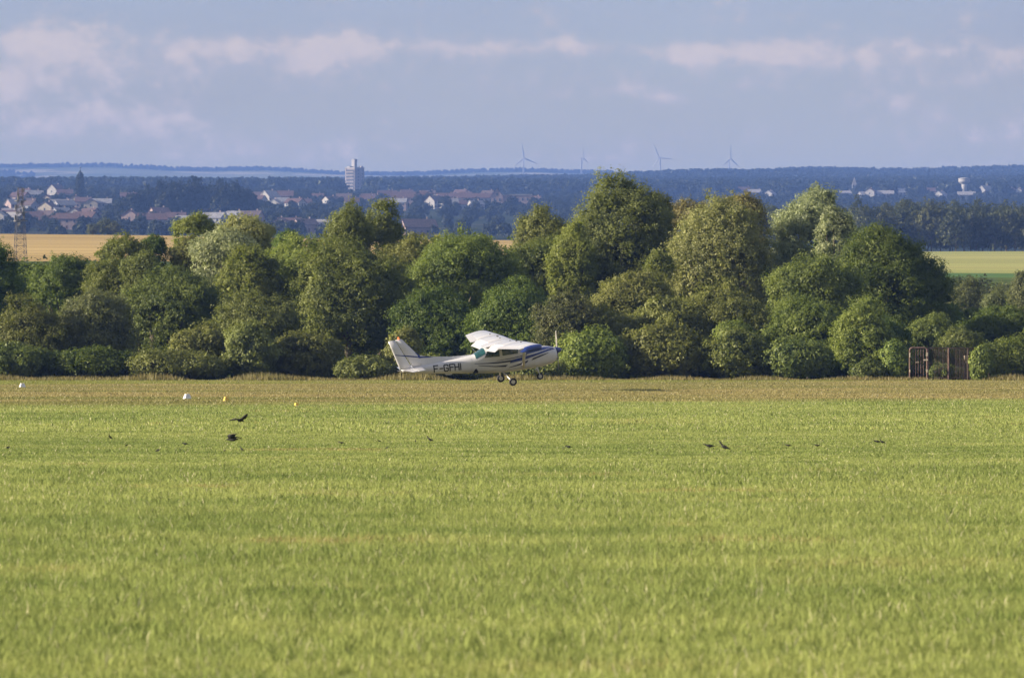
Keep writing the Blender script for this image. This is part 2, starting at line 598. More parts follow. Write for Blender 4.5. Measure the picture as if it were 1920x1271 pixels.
def crown_np(rx, ry, h, n, size, rng, puff=0.30, npuff=None, rag=0.12, low=-0.75, fill=0.15, stretch=1.0, flare=0.0, sprig=0.23, shell=0.26):
    """leaf cloud: leaves in sprigs, sprigs on boughs, boughs over an uneven envelope, centred at the origin"""
    rz = h / 2
    rm = (rx + ry + rz) / 3
    if npuff is None:
        npuff = int(44 + 20 * rm)
    # the crown is a union of lobes of unequal size, narrower towards the top
    nlb = int(rng.integers(5, 9))
    LC, LR = [np.array([rng.uniform(-.12, .12), 0, -.12])], [.84]
    for i_ in range(nlb):
        a_ = 6.283 * (i_ + rng.uniform(0, .8)) / nlb
        el = rng.uniform(-.45, .75)
        r_ = rng.uniform(.34, .56)
        dd = (1.0 - r_) * rng.uniform(.92, 1.05)
        LC.append(np.array([math.cos(a_) * math.cos(el) * dd, math.sin(a_) * math.cos(el) * dd, math.sin(el) * dd]))
        LR.append(r_)
    tx = rng.uniform(-.22, .22)
    LC.append(np.array([tx, rng.uniform(-.2, .2), .50]))
    LR.append(.50)
    LC, LR = np.array(LC), np.array(LR)

    def dirs(m):
        w_ = LR ** 2
        pool = []
        tot_ = 0
        while tot_ < m:
            i_ = rng.choice(len(LR), m * 3, p=w_ / w_.sum())
            p = LC[i_] + unit(m * 3, rng) * LR[i_][:, None]
            out = np.ones(len(p), bool)
            for q_ in range(len(LR)):
                out &= (np.linalg.norm(p - LC[q_], axis=1) > LR[q_] * .93) | (i_ == q_)
            p = p[out & (p[:, 2] > low * .95)]
            pool.append(p)
            tot_ += len(p)
        return np.vstack(pool)[:m]

    def place(c):
        # underside hangs lower and spreads
        c = c.copy()
        dn = c[:, 2] < 0
        k = np.where(dn, -c[:, 2] / rz, 0)
        c[:, :2] *= (1 + flare * k)[:, None]
        c[:, 2] = np.where(dn, c[:, 2] * stretch, c[:, 2])
        return c

    c = dirs(int(npuff * (0.6 + 0.4 * stretch)))
    k = len(c)
    ph = rng.uniform(0, 6.28, 4)
    lob = 1 + rag * (np.sin(3 * np.arctan2(c[:, 1], c[:, 0]) + ph[0]) * 0.6 + np.sin(5 * c[:, 2] + ph[1]) * .6 + rng.normal(size=k) * 0.7)
    pr = rm * puff * rng.uniform(0.35, 1.3, k)
    rad = np.array([rx, ry, rz])
    cen = place(c * (rad - pr[:, None] * 0.8) * lob[:, None] * rng.uniform(0.90, 1.04, k)[:, None])
    # small outer boughs that break the outline
    c2 = dirs(k)
    cen2 = place(c2 * rad * rng.uniform(0.84, 1.10, len(c2))[:, None])
    pr2 = rm * puff * rng.uniform(0.12, 0.42, len(c2))
    cen = np.vstack([cen, cen2])
    pr = np.concatenate([pr, pr2])
    w = pr ** 2
    nl = int(n * (1 - fill))
    per = 7
    nsh = int(nl / per * shell)
    ns = max(1, nl // per - nsh)
    idx = rng.choice(len(cen), ns, p=w / w.sum())
    d = unit(ns, rng)
    d[:, 2] = np.where(d[:, 2] < -0.3, -d[:, 2] * 0.6, d[:, 2])
    rr = pr[idx] * (1 - 0.40 * rng.random(ns) ** 2) * (1 + 0.10 * rng.normal(size=ns))
    sp_ = cen[idx] + d * rr[:, None] * np.array([1, 1, 0.85])
    # a closed, gently billowing skin of sprigs beneath the boughs
    cs_ = dirs(max(1, int(nsh * 1.6)))[:nsh]
    bil = 1 + 0.05 * np.sin(cs_[:, 0] * 7 + ph[0]) * np.sin(cs_[:, 2] * 8 + ph[1]) + 0.04 * np.sin(cs_[:, 1] * 13 + cs_[:, 2] * 11 + ph[2]) + 0.025 * rng.normal(size=len(cs_))
    spn = place(cs_ * rad * 0.93 * bil[:, None])
    dn_ = cs_ / rad
    dn_ /= np.linalg.norm(dn_, axis=1)[:, None]
    sp_ = np.vstack([sp_, spn])
    d = np.vstack([d, dn_])
    ns = len(sp_)
    j = np.repeat(np.arange(ns), per)
    q = unit(len(j), rng) * (rng.random(len(j)) ** 0.4)[:, None]
    pos = sp_[j] + q * (sprig * rng.uniform(.6, 1.5, ns))[j][:, None]
    nrm = d[j] * 0.9 + q * 0.6 + unit(len(j), rng) * 0.55 + np.array([0, 0, 0.2])
    sz = size * rng.uniform(0.6, 1.35, len(pos))
    # twig and leaf mass inside the boughs, so that a crown is not see-through
    nf = int(n * fill)
    i2 = rng.choice(len(cen), nf, p=w / w.sum())
    pf = cen[i2] * 0.93 + unit(nf, rng) * (pr[i2] * rng.random(nf) ** 0.5 * 0.62)[:, None]
    pos = np.vstack([pos, pf])
    nrm = np.vstack([nrm, unit(nf, rng)])
    nrm /= np.linalg.norm(nrm, axis=1)[:, None] + 1e-9
    sz = np.concatenate([sz, np.minimum(size * 3.4, pr[i2] * 0.75) * rng.uniform(.7, 1.2, nf)])
    return leaf_quads(pos, nrm, sz, rng)


def trunk_mb(h, r, spread, rng):
    mb = MB()
    p = Vector((0, 0, -0.1))
    bend = Vector((rng.uniform(-.05, .05), rng.uniform(-.05, .05), 1))
    q = p + bend * h * 0.45
    mb.bar(p, q, r, r * 0.72, 8)
    for k in range(6):
        a = k * 1.05 + rng.uniform(0, .5)
        e = q + Vector((math.cos(a) * spread * rng.uniform(.4, .8), math.sin(a) * spread * rng.uniform(.4, .8), h * rng.uniform(.25, .5)))
        mid = q.lerp(e, 0.5) + Vector((0, 0, -h * 0.03))
        mb.bar(q - Vector((0, 0, .1)), mid, r * 0.5, r * 0.3, 6)
        mb.bar(mid, e, r * 0.3, r * 0.08, 5)
    return mb


M_BARK = paint('bark', (0.11, 0.09, 0.065), 0.9, var=0.35, scale=3)
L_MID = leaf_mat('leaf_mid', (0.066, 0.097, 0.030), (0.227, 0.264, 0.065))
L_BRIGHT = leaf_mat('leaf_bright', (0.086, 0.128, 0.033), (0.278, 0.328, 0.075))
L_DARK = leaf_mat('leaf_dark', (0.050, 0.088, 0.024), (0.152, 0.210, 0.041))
L_WILLOW = leaf_mat('leaf_willow', (0.137, 0.156, 0.062), (0.348, 0.374, 0.132), gloss=0.2)
L_SILVER = leaf_mat('leaf_silver', (0.156, 0.189, 0.111), (0.403, 0.449, 0.231), gloss=0.25)
L_OLIVE = leaf_mat('leaf_olive', (0.091, 0.109, 0.034), (0.250, 0.275, 0.079))
L_GOLD = leaf_mat('leaf_gold', (0.12, 0.11, 0.04), (0.30, 0.265, 0.11))
L_GREY = leaf_mat('leaf_grey', (0.085, 0.105, 0.051), (0.215, 0.236, 0.094))
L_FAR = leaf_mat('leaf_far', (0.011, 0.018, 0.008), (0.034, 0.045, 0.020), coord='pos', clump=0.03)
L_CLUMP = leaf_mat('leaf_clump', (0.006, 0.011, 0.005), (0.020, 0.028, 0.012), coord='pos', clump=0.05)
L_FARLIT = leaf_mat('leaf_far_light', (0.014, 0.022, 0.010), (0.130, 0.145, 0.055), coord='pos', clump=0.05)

TRI = [0]


def tree(x0, x1, yt, yb, d, mat, label, name='tree', cat='tree', n=None, size=0.108, group=None, depth=0.85, trunk=True, puff=0.27, rag=0.13, low=-0.75):
    """one tree or bush: crown seen between pixels x0..x1, yt..yb at distance d"""
    seed = int(abs(x0 * 31 + yt * 7 + d)) + 5
    rng = np.random.default_rng(seed)
    s = d / F
    rx = (x1 - x0) / 2 * s * (1.14 if trunk else 1.08)
    h = (yb - yt) * s
    cx = ((x0 + x1) / 2 - HX) * s
    zc = EYE + (HY - (yt + yb) / 2) * s
    g0 = gz(cx, d)
    ry = rx * depth
    area = 4 * math.pi * (((rx * ry) ** 1.6 + (rx * h / 2) ** 1.6 + (ry * h / 2) ** 1.6) / 3) ** (1 / 1.6)
    if n is None:
        n = int(min(140000, max(13000, area * 285)))
    # foliage hangs lower than the part the eye picks out
    dn = EYE + (HY - (710 if d <= 386 else max(yb, 640))) * s
    k = min(3.2, max(1, (zc - dn) / (h / 2)))
    V, Q = crown_np(rx, ry, h, n, size, rng, puff=puff, rag=rag, low=low, stretch=k, flare=.12 if k > 1.3 else 0)
    V[:, 2] += zc - g0
    V[:, 2] = np.maximum(V[:, 2], 0.03)
    TRI[0] += n
    me = mesh_np('crown', V, Q, mat)
    if trunk:
        root = empty(name, (cx, d, g0))
        link_mesh('crown', me, root)
        th = max(zc - g0, 1.0) * 1.15
        trunk_mb(th, 0.05 + 0.02 * th, rx * 0.8, random.Random(seed)).build('trunk', M_BARK, root)
    else:
        root = link_mesh(name, me)
        root.location = (cx, d, g0)
        root.name = name
    tag(root, label, cat, group)
    return root


HEDGE = 'trees and bushes along the far edge of the airfield'
TREES = [
    # x0, x1, top, bottom, distance, leaves, label
    (1068, 1266, 326, 600, 396, L_OLIVE, 'tallest tree of the whole row, a broad grey-green dome rising above the blue ridge'),
    (1205, 1262, 356, 470, 402, L_OLIVE, 'small pale green treetop against the right shoulder of the tallest tree'),
    (965, 1085, 385, 560, 399, L_OLIVE, 'olive tree leaning against the left side of the tallest tree'),
    (1030, 1120, 410, 600, 388, L_BRIGHT, 'light green tree standing in front of the left foot of the tallest tree'),
    (1200, 1350, 372, 480, 412, L_GOLD, 'thin golden-brown treetop between the tallest tree and the round willow'),
    (1252, 1452, 366, 590, 385, L_WILLOW, 'round pale willow, second large dome right of the tallest tree'),
    (1350, 1440, 362, 450, 394, L_GOLD, 'yellowish treetop peeping over the top right of the round willow'),
    (1448, 1598, 350, 520, 398, L_SILVER, 'silvery upright willow rising between the round willow and the dark maple'),
    (1530, 1606, 386, 490, 391, L_SILVER, 'short silvery tree lobe on the right flank of the silvery upright willow'),
    (1572, 1742, 412, 640, 380, L_DARK, 'dark green maple with a peaked top, the darkest big tree on the right'),
    (1640, 1795, 470, 660, 384, L_DARK, 'dark green tree leaning down to the right beside the pale green crop field'),
    (1436, 1610, 474, 620, 370, L_MID, 'mid green rounded tree in front of the silvery willow and left of the dark maple'),
    (608, 700, 378, 520, 392, L_OLIVE, 'left one of the twin pointed olive treetops below the tower block'),
    (665, 765, 371, 530, 395, L_OLIVE, 'right, taller one of the twin pointed olive treetops below the tower block'),
    (545, 770, 440, 700, 372, L_MID, 'very large mid green tree whose trunk stands left of the aircraft tail'),
    (758, 968, 432, 600, 378, L_BRIGHT, 'wide tree with a sunlit flat top straight above the aircraft wing'),
    (1075, 1245, 430, 640, 401, L_DARK, 'dark lower tree hidden behind the foot of the tallest tree'),
    (470, 640, 437, 600, 388, L_BRIGHT, 'fresh green tree filling the dip between the silver willow and the twin treetops'),
    (700, 850, 434, 600, 390, L_OLIVE, 'olive tree at the right foot of the twin pointed treetops'),
    (950, 1100, 440, 560, 392, L_MID, 'mid green tree behind the bushes left below the tallest tree'),
    (190, 276, 434, 520, 388, L_MID, 'bushy dark tree with a ragged top against the wheat field'),
    (262, 314, 440, 510, 391, L_DARK, 'narrow dark treetop against the right part of the wheat field'),
    (325, 405, 397, 480, 396, L_BRIGHT, 'light green treetop behind the silver willow, left of two'),
    (396, 520, 399, 500, 399, L_WILLOW, 'light green treetop behind the silver willow, right and wider of two'),
    (318, 400, 440, 530, 389, L_OLIVE, 'grey-green tree just left of the silver willow'),
    (356, 482, 424, 545, 382, L_SILVER, 'silver-leaved willow, the palest tree on the left half'),
    (512, 565, 431, 500, 393, L_DARK, 'small dark round treetop between the silver willow and the twin treetops'),
    (-60, 52, 452, 640, 366, L_DARK, 'dark tree cut by the left edge of the photo, below the lattice mast'),
    (50, 190, 474, 610, 384, L_DARK, 'low dark green tree right of the one at the left edge'),
    (150, 262, 480, 600, 381, L_MID, 'low green tree beneath the bushy dark tree at the wheat field'),
    (228, 300, 470, 560, 379, L_OLIVE, 'yellowish olive tree in front of the narrow dark treetop'),
    (236, 412, 492, 668, 364, L_MID, 'ball-shaped green tree with a deeply shaded right side, left of the middle'),
    (404, 545, 458, 620, 373, L_BRIGHT, 'fresh green tree below and right of the silver willow'),
    (400, 560, 545, 690, 358, L_OLIVE, 'sunlit olive bush-tree left of the very large mid green tree'),
    (-10, 130, 552, 705, 355, L_OLIVE, 'large dull green bush at the far left beside the white marker'),
    (100, 262, 540, 700, 358, L_GREY, 'large dull green bush right of the leftmost bush, its top sunlit'),
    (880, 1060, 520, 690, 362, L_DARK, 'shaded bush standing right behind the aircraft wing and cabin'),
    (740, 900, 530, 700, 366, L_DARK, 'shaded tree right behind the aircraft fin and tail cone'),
    (1000, 1120, 545, 660, 356, L_GREY, 'grey-green bush just above the aircraft propeller'),
    (1100, 1270, 505, 640, 368, L_OLIVE, 'sunlit bush at the foot of the tallest tree'),
    (1210, 1262, 470, 560, 374, L_BRIGHT, 'slim fresh green young tree between the tallest tree and the round willow'),
    (1270, 1450, 530, 700, 360, L_OLIVE, 'broad olive bush below the round willow'),
    (1430, 1600, 550, 700, 356, L_BRIGHT, 'broad fresh green bush below the mid green rounded tree'),
    (1560, 1680, 560, 712, 351, L_BRIGHT, 'bright green bush with glinting leaves left of the rusty gate'),
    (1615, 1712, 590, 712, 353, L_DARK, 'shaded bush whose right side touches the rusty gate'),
    (1690, 1800, 585, 690, 360, L_MID, 'grey-green bush behind the rusty gate'),
    (1755, 1862, 612, 706, 356, L_OLIVE, 'sunlit bush growing behind and above the rusty fence'),
    (1836, 1960, 628, 714, 353, L_BRIGHT, 'bright bush at the right edge covering the end of the rusty fence'),
    (1790, 1960, 570, 680, 374, L_DARK, 'dark bush at the right edge above the bright bush'),
    (1775, 1850, 524, 620, 470, L_GREY, 'small round grey-green tree at the lower edge of the green crop strip'),
    (1840, 1915, 532, 630, 460, L_GREY, 'brownish green tree right of the small round one below the crop field'),
    (1890, 1980, 500, 620, 455, L_GREY, 'tree at the right edge standing up in front of the crop field'),
    (1700, 1800, 600, 700, 372, L_DARK, 'dark tree in the shade behind the rusty gate'),
]
for tr in TREES:
    tree(*tr[:6], label=tr[6], group=HEDGE)
BUSHES = [
    (238, 420, 656, 716, 347, L_OLIVE, 'low olive bush at the foot of the ball-shaped tree'),
    (325, 440, 606, 700, 351, L_OLIVE, 'pale olive bush in front of the lower right of the ball-shaped tree'),
    (415, 520, 600, 716, 349, L_OLIVE, 'tall olive bush in front of the hedge, left of the very large tree'),
    (500, 640, 618, 716, 351, L_OLIVE, 'olive bush at the left foot of the very large mid green tree'),
    (628, 742, 668, 716, 347, L_OLIVE, 'low pale bush just left of the aircraft tail'),
    (735, 860, 668, 716, 348, L_OLIVE, 'low bush under the aircraft tailplane and registration letters'),
    (845, 960, 676, 716, 348, L_MID, 'low bush under the aircraft belly'),
    (940, 1060, 672, 716, 347, L_OLIVE, 'low bush behind the aircraft wheels'),
    (722, 790, 612, 700, 352, L_OLIVE, 'narrow lit bush behind the aircraft fin'),
    (1040, 1180, 612, 716, 349, L_BRIGHT, 'sunlit bush right in front of the aircraft nose'),
    (1060, 1200, 570, 680, 357, L_OLIVE, 'bush above the sunlit one in front of the aircraft nose'),
    (1160, 1330, 600, 716, 350, L_OLIVE, 'wide sunlit bush, second to the right of the aircraft nose'),
    (1180, 1330, 556, 650, 359, L_OLIVE, 'bush with brownish tips above the wide sunlit bush'),
    (1310, 1450, 618, 716, 349, L_MID, 'mid green bush at the field edge below the round willow'),
    (1430, 1560, 630, 716, 348, L_MID, 'mid green bush at the field edge below the broad fresh green bush'),
    (1340, 1420, 600, 660, 354, L_BRIGHT, 'small very bright green bush below the round willow'),
    (-40, 90, 640, 716, 348, L_MID, 'low dark bush at the left edge of the photo by the white marker'),
    (70, 250, 650, 716, 349, L_DARK, 'low shaded bush with a few lit twigs, right of the left edge'),
    (1655, 1704, 640, 714, 346, L_BRIGHT, 'young bright bush directly left of the rusty gate post'),
    (1600, 1660, 676, 716, 346, L_MID, 'lowest bush left of the young bright one by the gate'),
    (1740, 1800, 684, 714, 345.5, L_MID, 'small weedy bush growing through the rusty fence bars'),
    (1822, 1858, 650, 714, 343.6, L_BRIGHT, 'slim green sapling inside the right end of the rusty fence'),
]
for tr in BUSHES:
    tree(*tr[:6], label=tr[6], group='bushes at the foot of the tree row', name='bush', cat='bush', trunk=False, size=0.15, puff=0.34, low=-1)
for k, (px, top) in enumerate([(-150, 470), (-330, 500), (-520, 480), (2050, 520), (2190, 470), (2360, 500), (2540, 460), (2720, 490)]):
    tree(px - 115, px + 115, top, 700, 364 + (k % 3) * 9, [L_MID, L_OLIVE, L_DARK][k % 3], 'tree of the belt standing beyond the edge of the photo', group='belt trees beyond the photo', n=22000, size=0.22)
# hidden depth of the belt behind the front rows, so that no gap shows bare ground: real trees further back
for k in range(22):
    x = -60 + k * 93
    top = 486 if x < 330 else (440 if x < 1640 else (520 if x < 1740 else 560))
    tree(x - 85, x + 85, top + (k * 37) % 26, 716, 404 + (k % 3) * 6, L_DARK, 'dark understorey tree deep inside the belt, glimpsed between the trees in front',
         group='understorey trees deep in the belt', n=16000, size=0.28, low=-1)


for k in range(20):
    x = -40 + k * 104 + (k * 53) % 30
    tree(x - 78, x + 78, 640 + (k * 29) % 26, 722, 362 + (k % 4) * 3, [L_MID, L_DARK, L_OLIVE][k % 3], 'shady undergrowth bush filling the gap between the tree trunks',
         group='undergrowth bushes between the trunks', name='bush', cat='bush', trunk=False, n=9000, size=0.17, puff=0.34, low=-1)


# ------------------------------------------------------------------ the wood and the trees beyond


def far_crown(name, rx, h, n, size, seed, mat, puff=0.36):
    rng = np.random.default_rng(seed)
    V, Q = crown_np(rx, rx, h, n, size, rng, puff=puff, npuff=22, fill=0.2, sprig=rx * .12)
    V[:, 2] += h / 2 - 0.6
    V[:, 2] = np.maximum(V[:, 2], 0)
    return mesh_np(name, V, Q, mat)


WOODC = [far_crown('crown', 5.6, 16.5, 5200, 0.55, 40 + i, L_FARLIT) for i in range(6)]
M_WT = trunk_mb(9, 0.25, 3, random.Random(3)).mesh('trunk', M_BARK)


def far_tree(x, d, cm, s, label, group, name='tree', sx=1.0):
    r = empty(name, (x, d, gz(x, d) - 0.3))
    link_mesh('crown', cm, r)
    link_mesh('trunk', M_WT, r)
    r.scale = (s * sx, s * sx, s)
    r.rotation_euler = (0, 0, random.uniform(0, 6.28))
    return tag(r, label, 'tree', group)


for row, (d, y0) in enumerate(((1615, 0), (1640, 0), (1670, 0), (1710, 0))):
    px = 1180 + row * 17
    while px < 2120:
        far_tree((px - HX) / F * d, d + random.uniform(-9, 9), random.choice(WOODC), random.uniform(0.92, 1.15) * (1.0 if px > 1600 else 0.9),
                 ('front row tree of the dark wood at the back edge of the crop field' if row == 0 else 'tree in the depth of the dark wood behind the pale green crop field'),
                 ('front' if row == 0 else 'deeper') + ' trees of the wood behind the crop field')
        px += random.uniform(34, 46)


def gn_scatter(name, pts, scl, rot, meshes, align_up=True):
    """one object: instances of a few meshes on the given points (countless stuff)"""
    coll = bpy.data.collections.new(name + '_kinds')
    for i, m in enumerate(meshes):
        coll.objects.link(bpy.data.objects.new('%s_kind_%02d' % (name, i), m))
    me = bpy.data.meshes.new(name)
    me.vertices.add(len(pts))
    me.vertices.foreach_set('co', np.asarray(pts, np.float32).ravel())
    for nm, arr in (('sc', scl), ('rz', rot)):
        a = me.attributes.new(nm, 'FLOAT', 'POINT')
        a.data.foreach_set('value', np.asarray(arr, np.float32))
    a = me.attributes.new('pick', 'INT', 'POINT')
    a.data.foreach_set('value', np.random.default_rng(3).integers(0, len(meshes), len(pts)).astype(np.int32))
    o = bpy.data.objects.new(name, me)
    COL.objects.link(o)
    ng = bpy.data.node_groups.new(name, 'GeometryNodeTree')
    ng.interface.new_socket('Geometry', in_out='INPUT', socket_type='NodeSocketGeometry')
    ng.interface.new_socket('Geometry', in_out='OUTPUT', socket_type='NodeSocketGeometry')
    gi, go = ng.nodes.new('NodeGroupInput'), ng.nodes.new('NodeGroupOutput')
    ip = ng.nodes.new('GeometryNodeInstanceOnPoints')
    ci = ng.nodes.new('GeometryNodeCollectionInfo')
    ci.inputs[0].default_value = coll
    ci.inputs['Separate Children'].default_value = True
    ci.inputs['Reset Children'].default_value = True
    at = []
    for nm, ty in (('sc', 'FLOAT'), ('rz', 'FLOAT'), ('pick', 'INT')):
        q = ng.nodes.new('GeometryNodeInputNamedAttribute')
        q.data_type = ty
        q.inputs['Name'].default_value = nm
        at.append(q.outputs['Attribute'])
    cb = ng.nodes.new('ShaderNodeCombineXYZ')
    ng.links.new(at[1], cb.inputs[2])
    ng.links.new(gi.outputs[0], ip.inputs['Points'])
    ng.links.new(ci.outputs[0], ip.inputs['Instance'])
    ip.inputs['Pick Instance'].default_value = True
    ng.links.new(at[2], ip.inputs['Instance Index'])
    ng.links.new(cb.outputs[0], ip.inputs['Rotation'])
    ng.links.new(at[0], ip.inputs['Scale'])
    ng.links.new(ip.outputs[0], go.inputs[0])
    md = o.modifiers.new('scatter', 'NODES')
    md.node_group = ng
    tag(o, kind='stuff')
    return o


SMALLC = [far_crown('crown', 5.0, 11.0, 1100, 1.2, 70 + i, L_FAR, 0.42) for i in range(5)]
TINYC = [far_crown('crown', 6.5, 13.0, 330, 2.5, 80 + i, L_FAR, 0.5) for i in range(4)]


def scatter_land(d0, d1, p0, p1, spacing, rng, keep):
    area = (d1 - d0) * (p1 - p0) / F * (d0 + d1) / 2
    n = int(area / spacing ** 2)
    d = np.sqrt(rng.uniform(d0 ** 2, d1 ** 2, n))
    px = rng.uniform(p0, p1, n)
    k = keep(px, d, rng)
    d, px = d[k], px[k]
    x = (px - HX) / F * d
    return np.stack([x, d, ground_z(x, d) - 0.4], 1)


def vnoise(x, y, s, seed=0):
    """cheap smooth value noise"""
    r = np.random.default_rng(seed)
    out = 0
    for k in range(5):
        a = r.uniform(0, 6.28)
        f = s * r.uniform(0.7, 1.8)
        out = out + np.sin((x * math.cos(a) + y * math.sin(a)) * f + r.uniform(0, 6.28))
    return out / 5


# ------------------------------------------------------------------ town: houses
WALLS = {'white': (0.31, 0.30, 0.30), 'cream': (0.32, 0.28, 0.22), 'grey': (0.24, 0.24, 0.26), 'pinkish': (0.28, 0.21, 0.20)}
ROOFS = {'red': (0.085, 0.048, 0.044), 'brown': (0.085, 0.058, 0.054), 'grey': (0.20, 0.20, 0.22), 'pale': (0.25, 0.24, 0.25)}
MW = {k: paint('wall_' + k, v, 0.85, scale=0.6) for k, v in WALLS.items()}
MR = {k: paint('roof_' + k, v, 0.8, var=0.25, scale=0.9) for k, v in ROOFS.items()}
M_WIN = paint('window_glass', (0.05, 0.06, 0.08), 0.15)
M_WOOD = paint('door_wood', (0.14, 0.08, 0.05), 0.6)
PROTO = {}


def house(w, dep, hw, hr, wall, roof):
    """gabled house, ridge along x, base at the origin"""
    key = (w, dep, hw, hr, wall, roof)
    if key in PROTO:
        return copy_tree(PROTO[key])
    r = empty('house')
    m = MB()
    m.add([(sx * w / 2, sy * dep / 2, z) for z in (-1.5, hw) for sy in (-1, 1) for sx in (-1, 1)] + [(-w / 2, 0, hw + hr - .15), (w / 2, 0, hw + hr - .15)],
          [(0, 1, 5, 4), (2, 6, 7, 3), (0, 4, 8, 6, 2), (1, 3, 7, 9, 5), (0, 2, 3, 1), (4, 5, 9, 8), (6, 8, 9, 7)])
    m.build('wall', MW[wall], r)
    ov = 0.45
    rf = MB()
    for s in (-1, 1):
        ye, ze = s * (dep / 2 + ov), hw - ov * hr / (dep / 2)
        n = Vector((0, s * hr, dep / 2)).normalized() * 0.22
        a = [(-w / 2 - ov, ye, ze), (w / 2 + ov, ye, ze), (w / 2 + ov, 0, hw + hr), (-w / 2 - ov, 0, hw + hr)]
        b = [(p[0], p[1] + n.y, p[2] + n.z) for p in a]
        rf.add(a + b, [(0, 1, 2, 3), (4, 7, 6, 5), (0, 4, 5, 1), (1, 5, 6, 2), (2, 6, 7, 3), (3, 7, 4, 0)])
    ro = rf.build('roof', MR[roof], r)
    MB().box((w * .28, 0.5, hw + hr + .3), (.7, .7, 1.5)).box((w * .28, .5, hw + hr + 1.1), (.5, .5, .2)).build('chimney', MW['pinkish'], ro)
    nw = max(2, int(w // 3.2))
    wm = MB().box((0, 0, 0), (1.1, .12, 1.3)).mesh('window', M_WIN)
    for s in (-1, 1):
        for i in range(nw):
            for z in ([1.6] if hw < 4.5 else [1.6, 4.3]):
                if s == -1 and i == nw // 2 and z == 1.6:
                    continue
                o = link_mesh('window', wm, r)
                o.location = ((i + .5) / nw * w - w / 2, s * (dep / 2 + .03), z)
    for s in (-1, 1):
        o = link_mesh('window', wm, r)
        o.location = (s * (w / 2 + .03), 0, hw * .75)
        o.rotation_euler = (0, 0, R(90))
    MB().box(((nw // 2 + .5) / nw * w - w / 2, -dep / 2 - .03, 1.05), (1.1, .12, 2.1)).build('door', M_WOOD, r)
    PROTO[key] = r
    return r


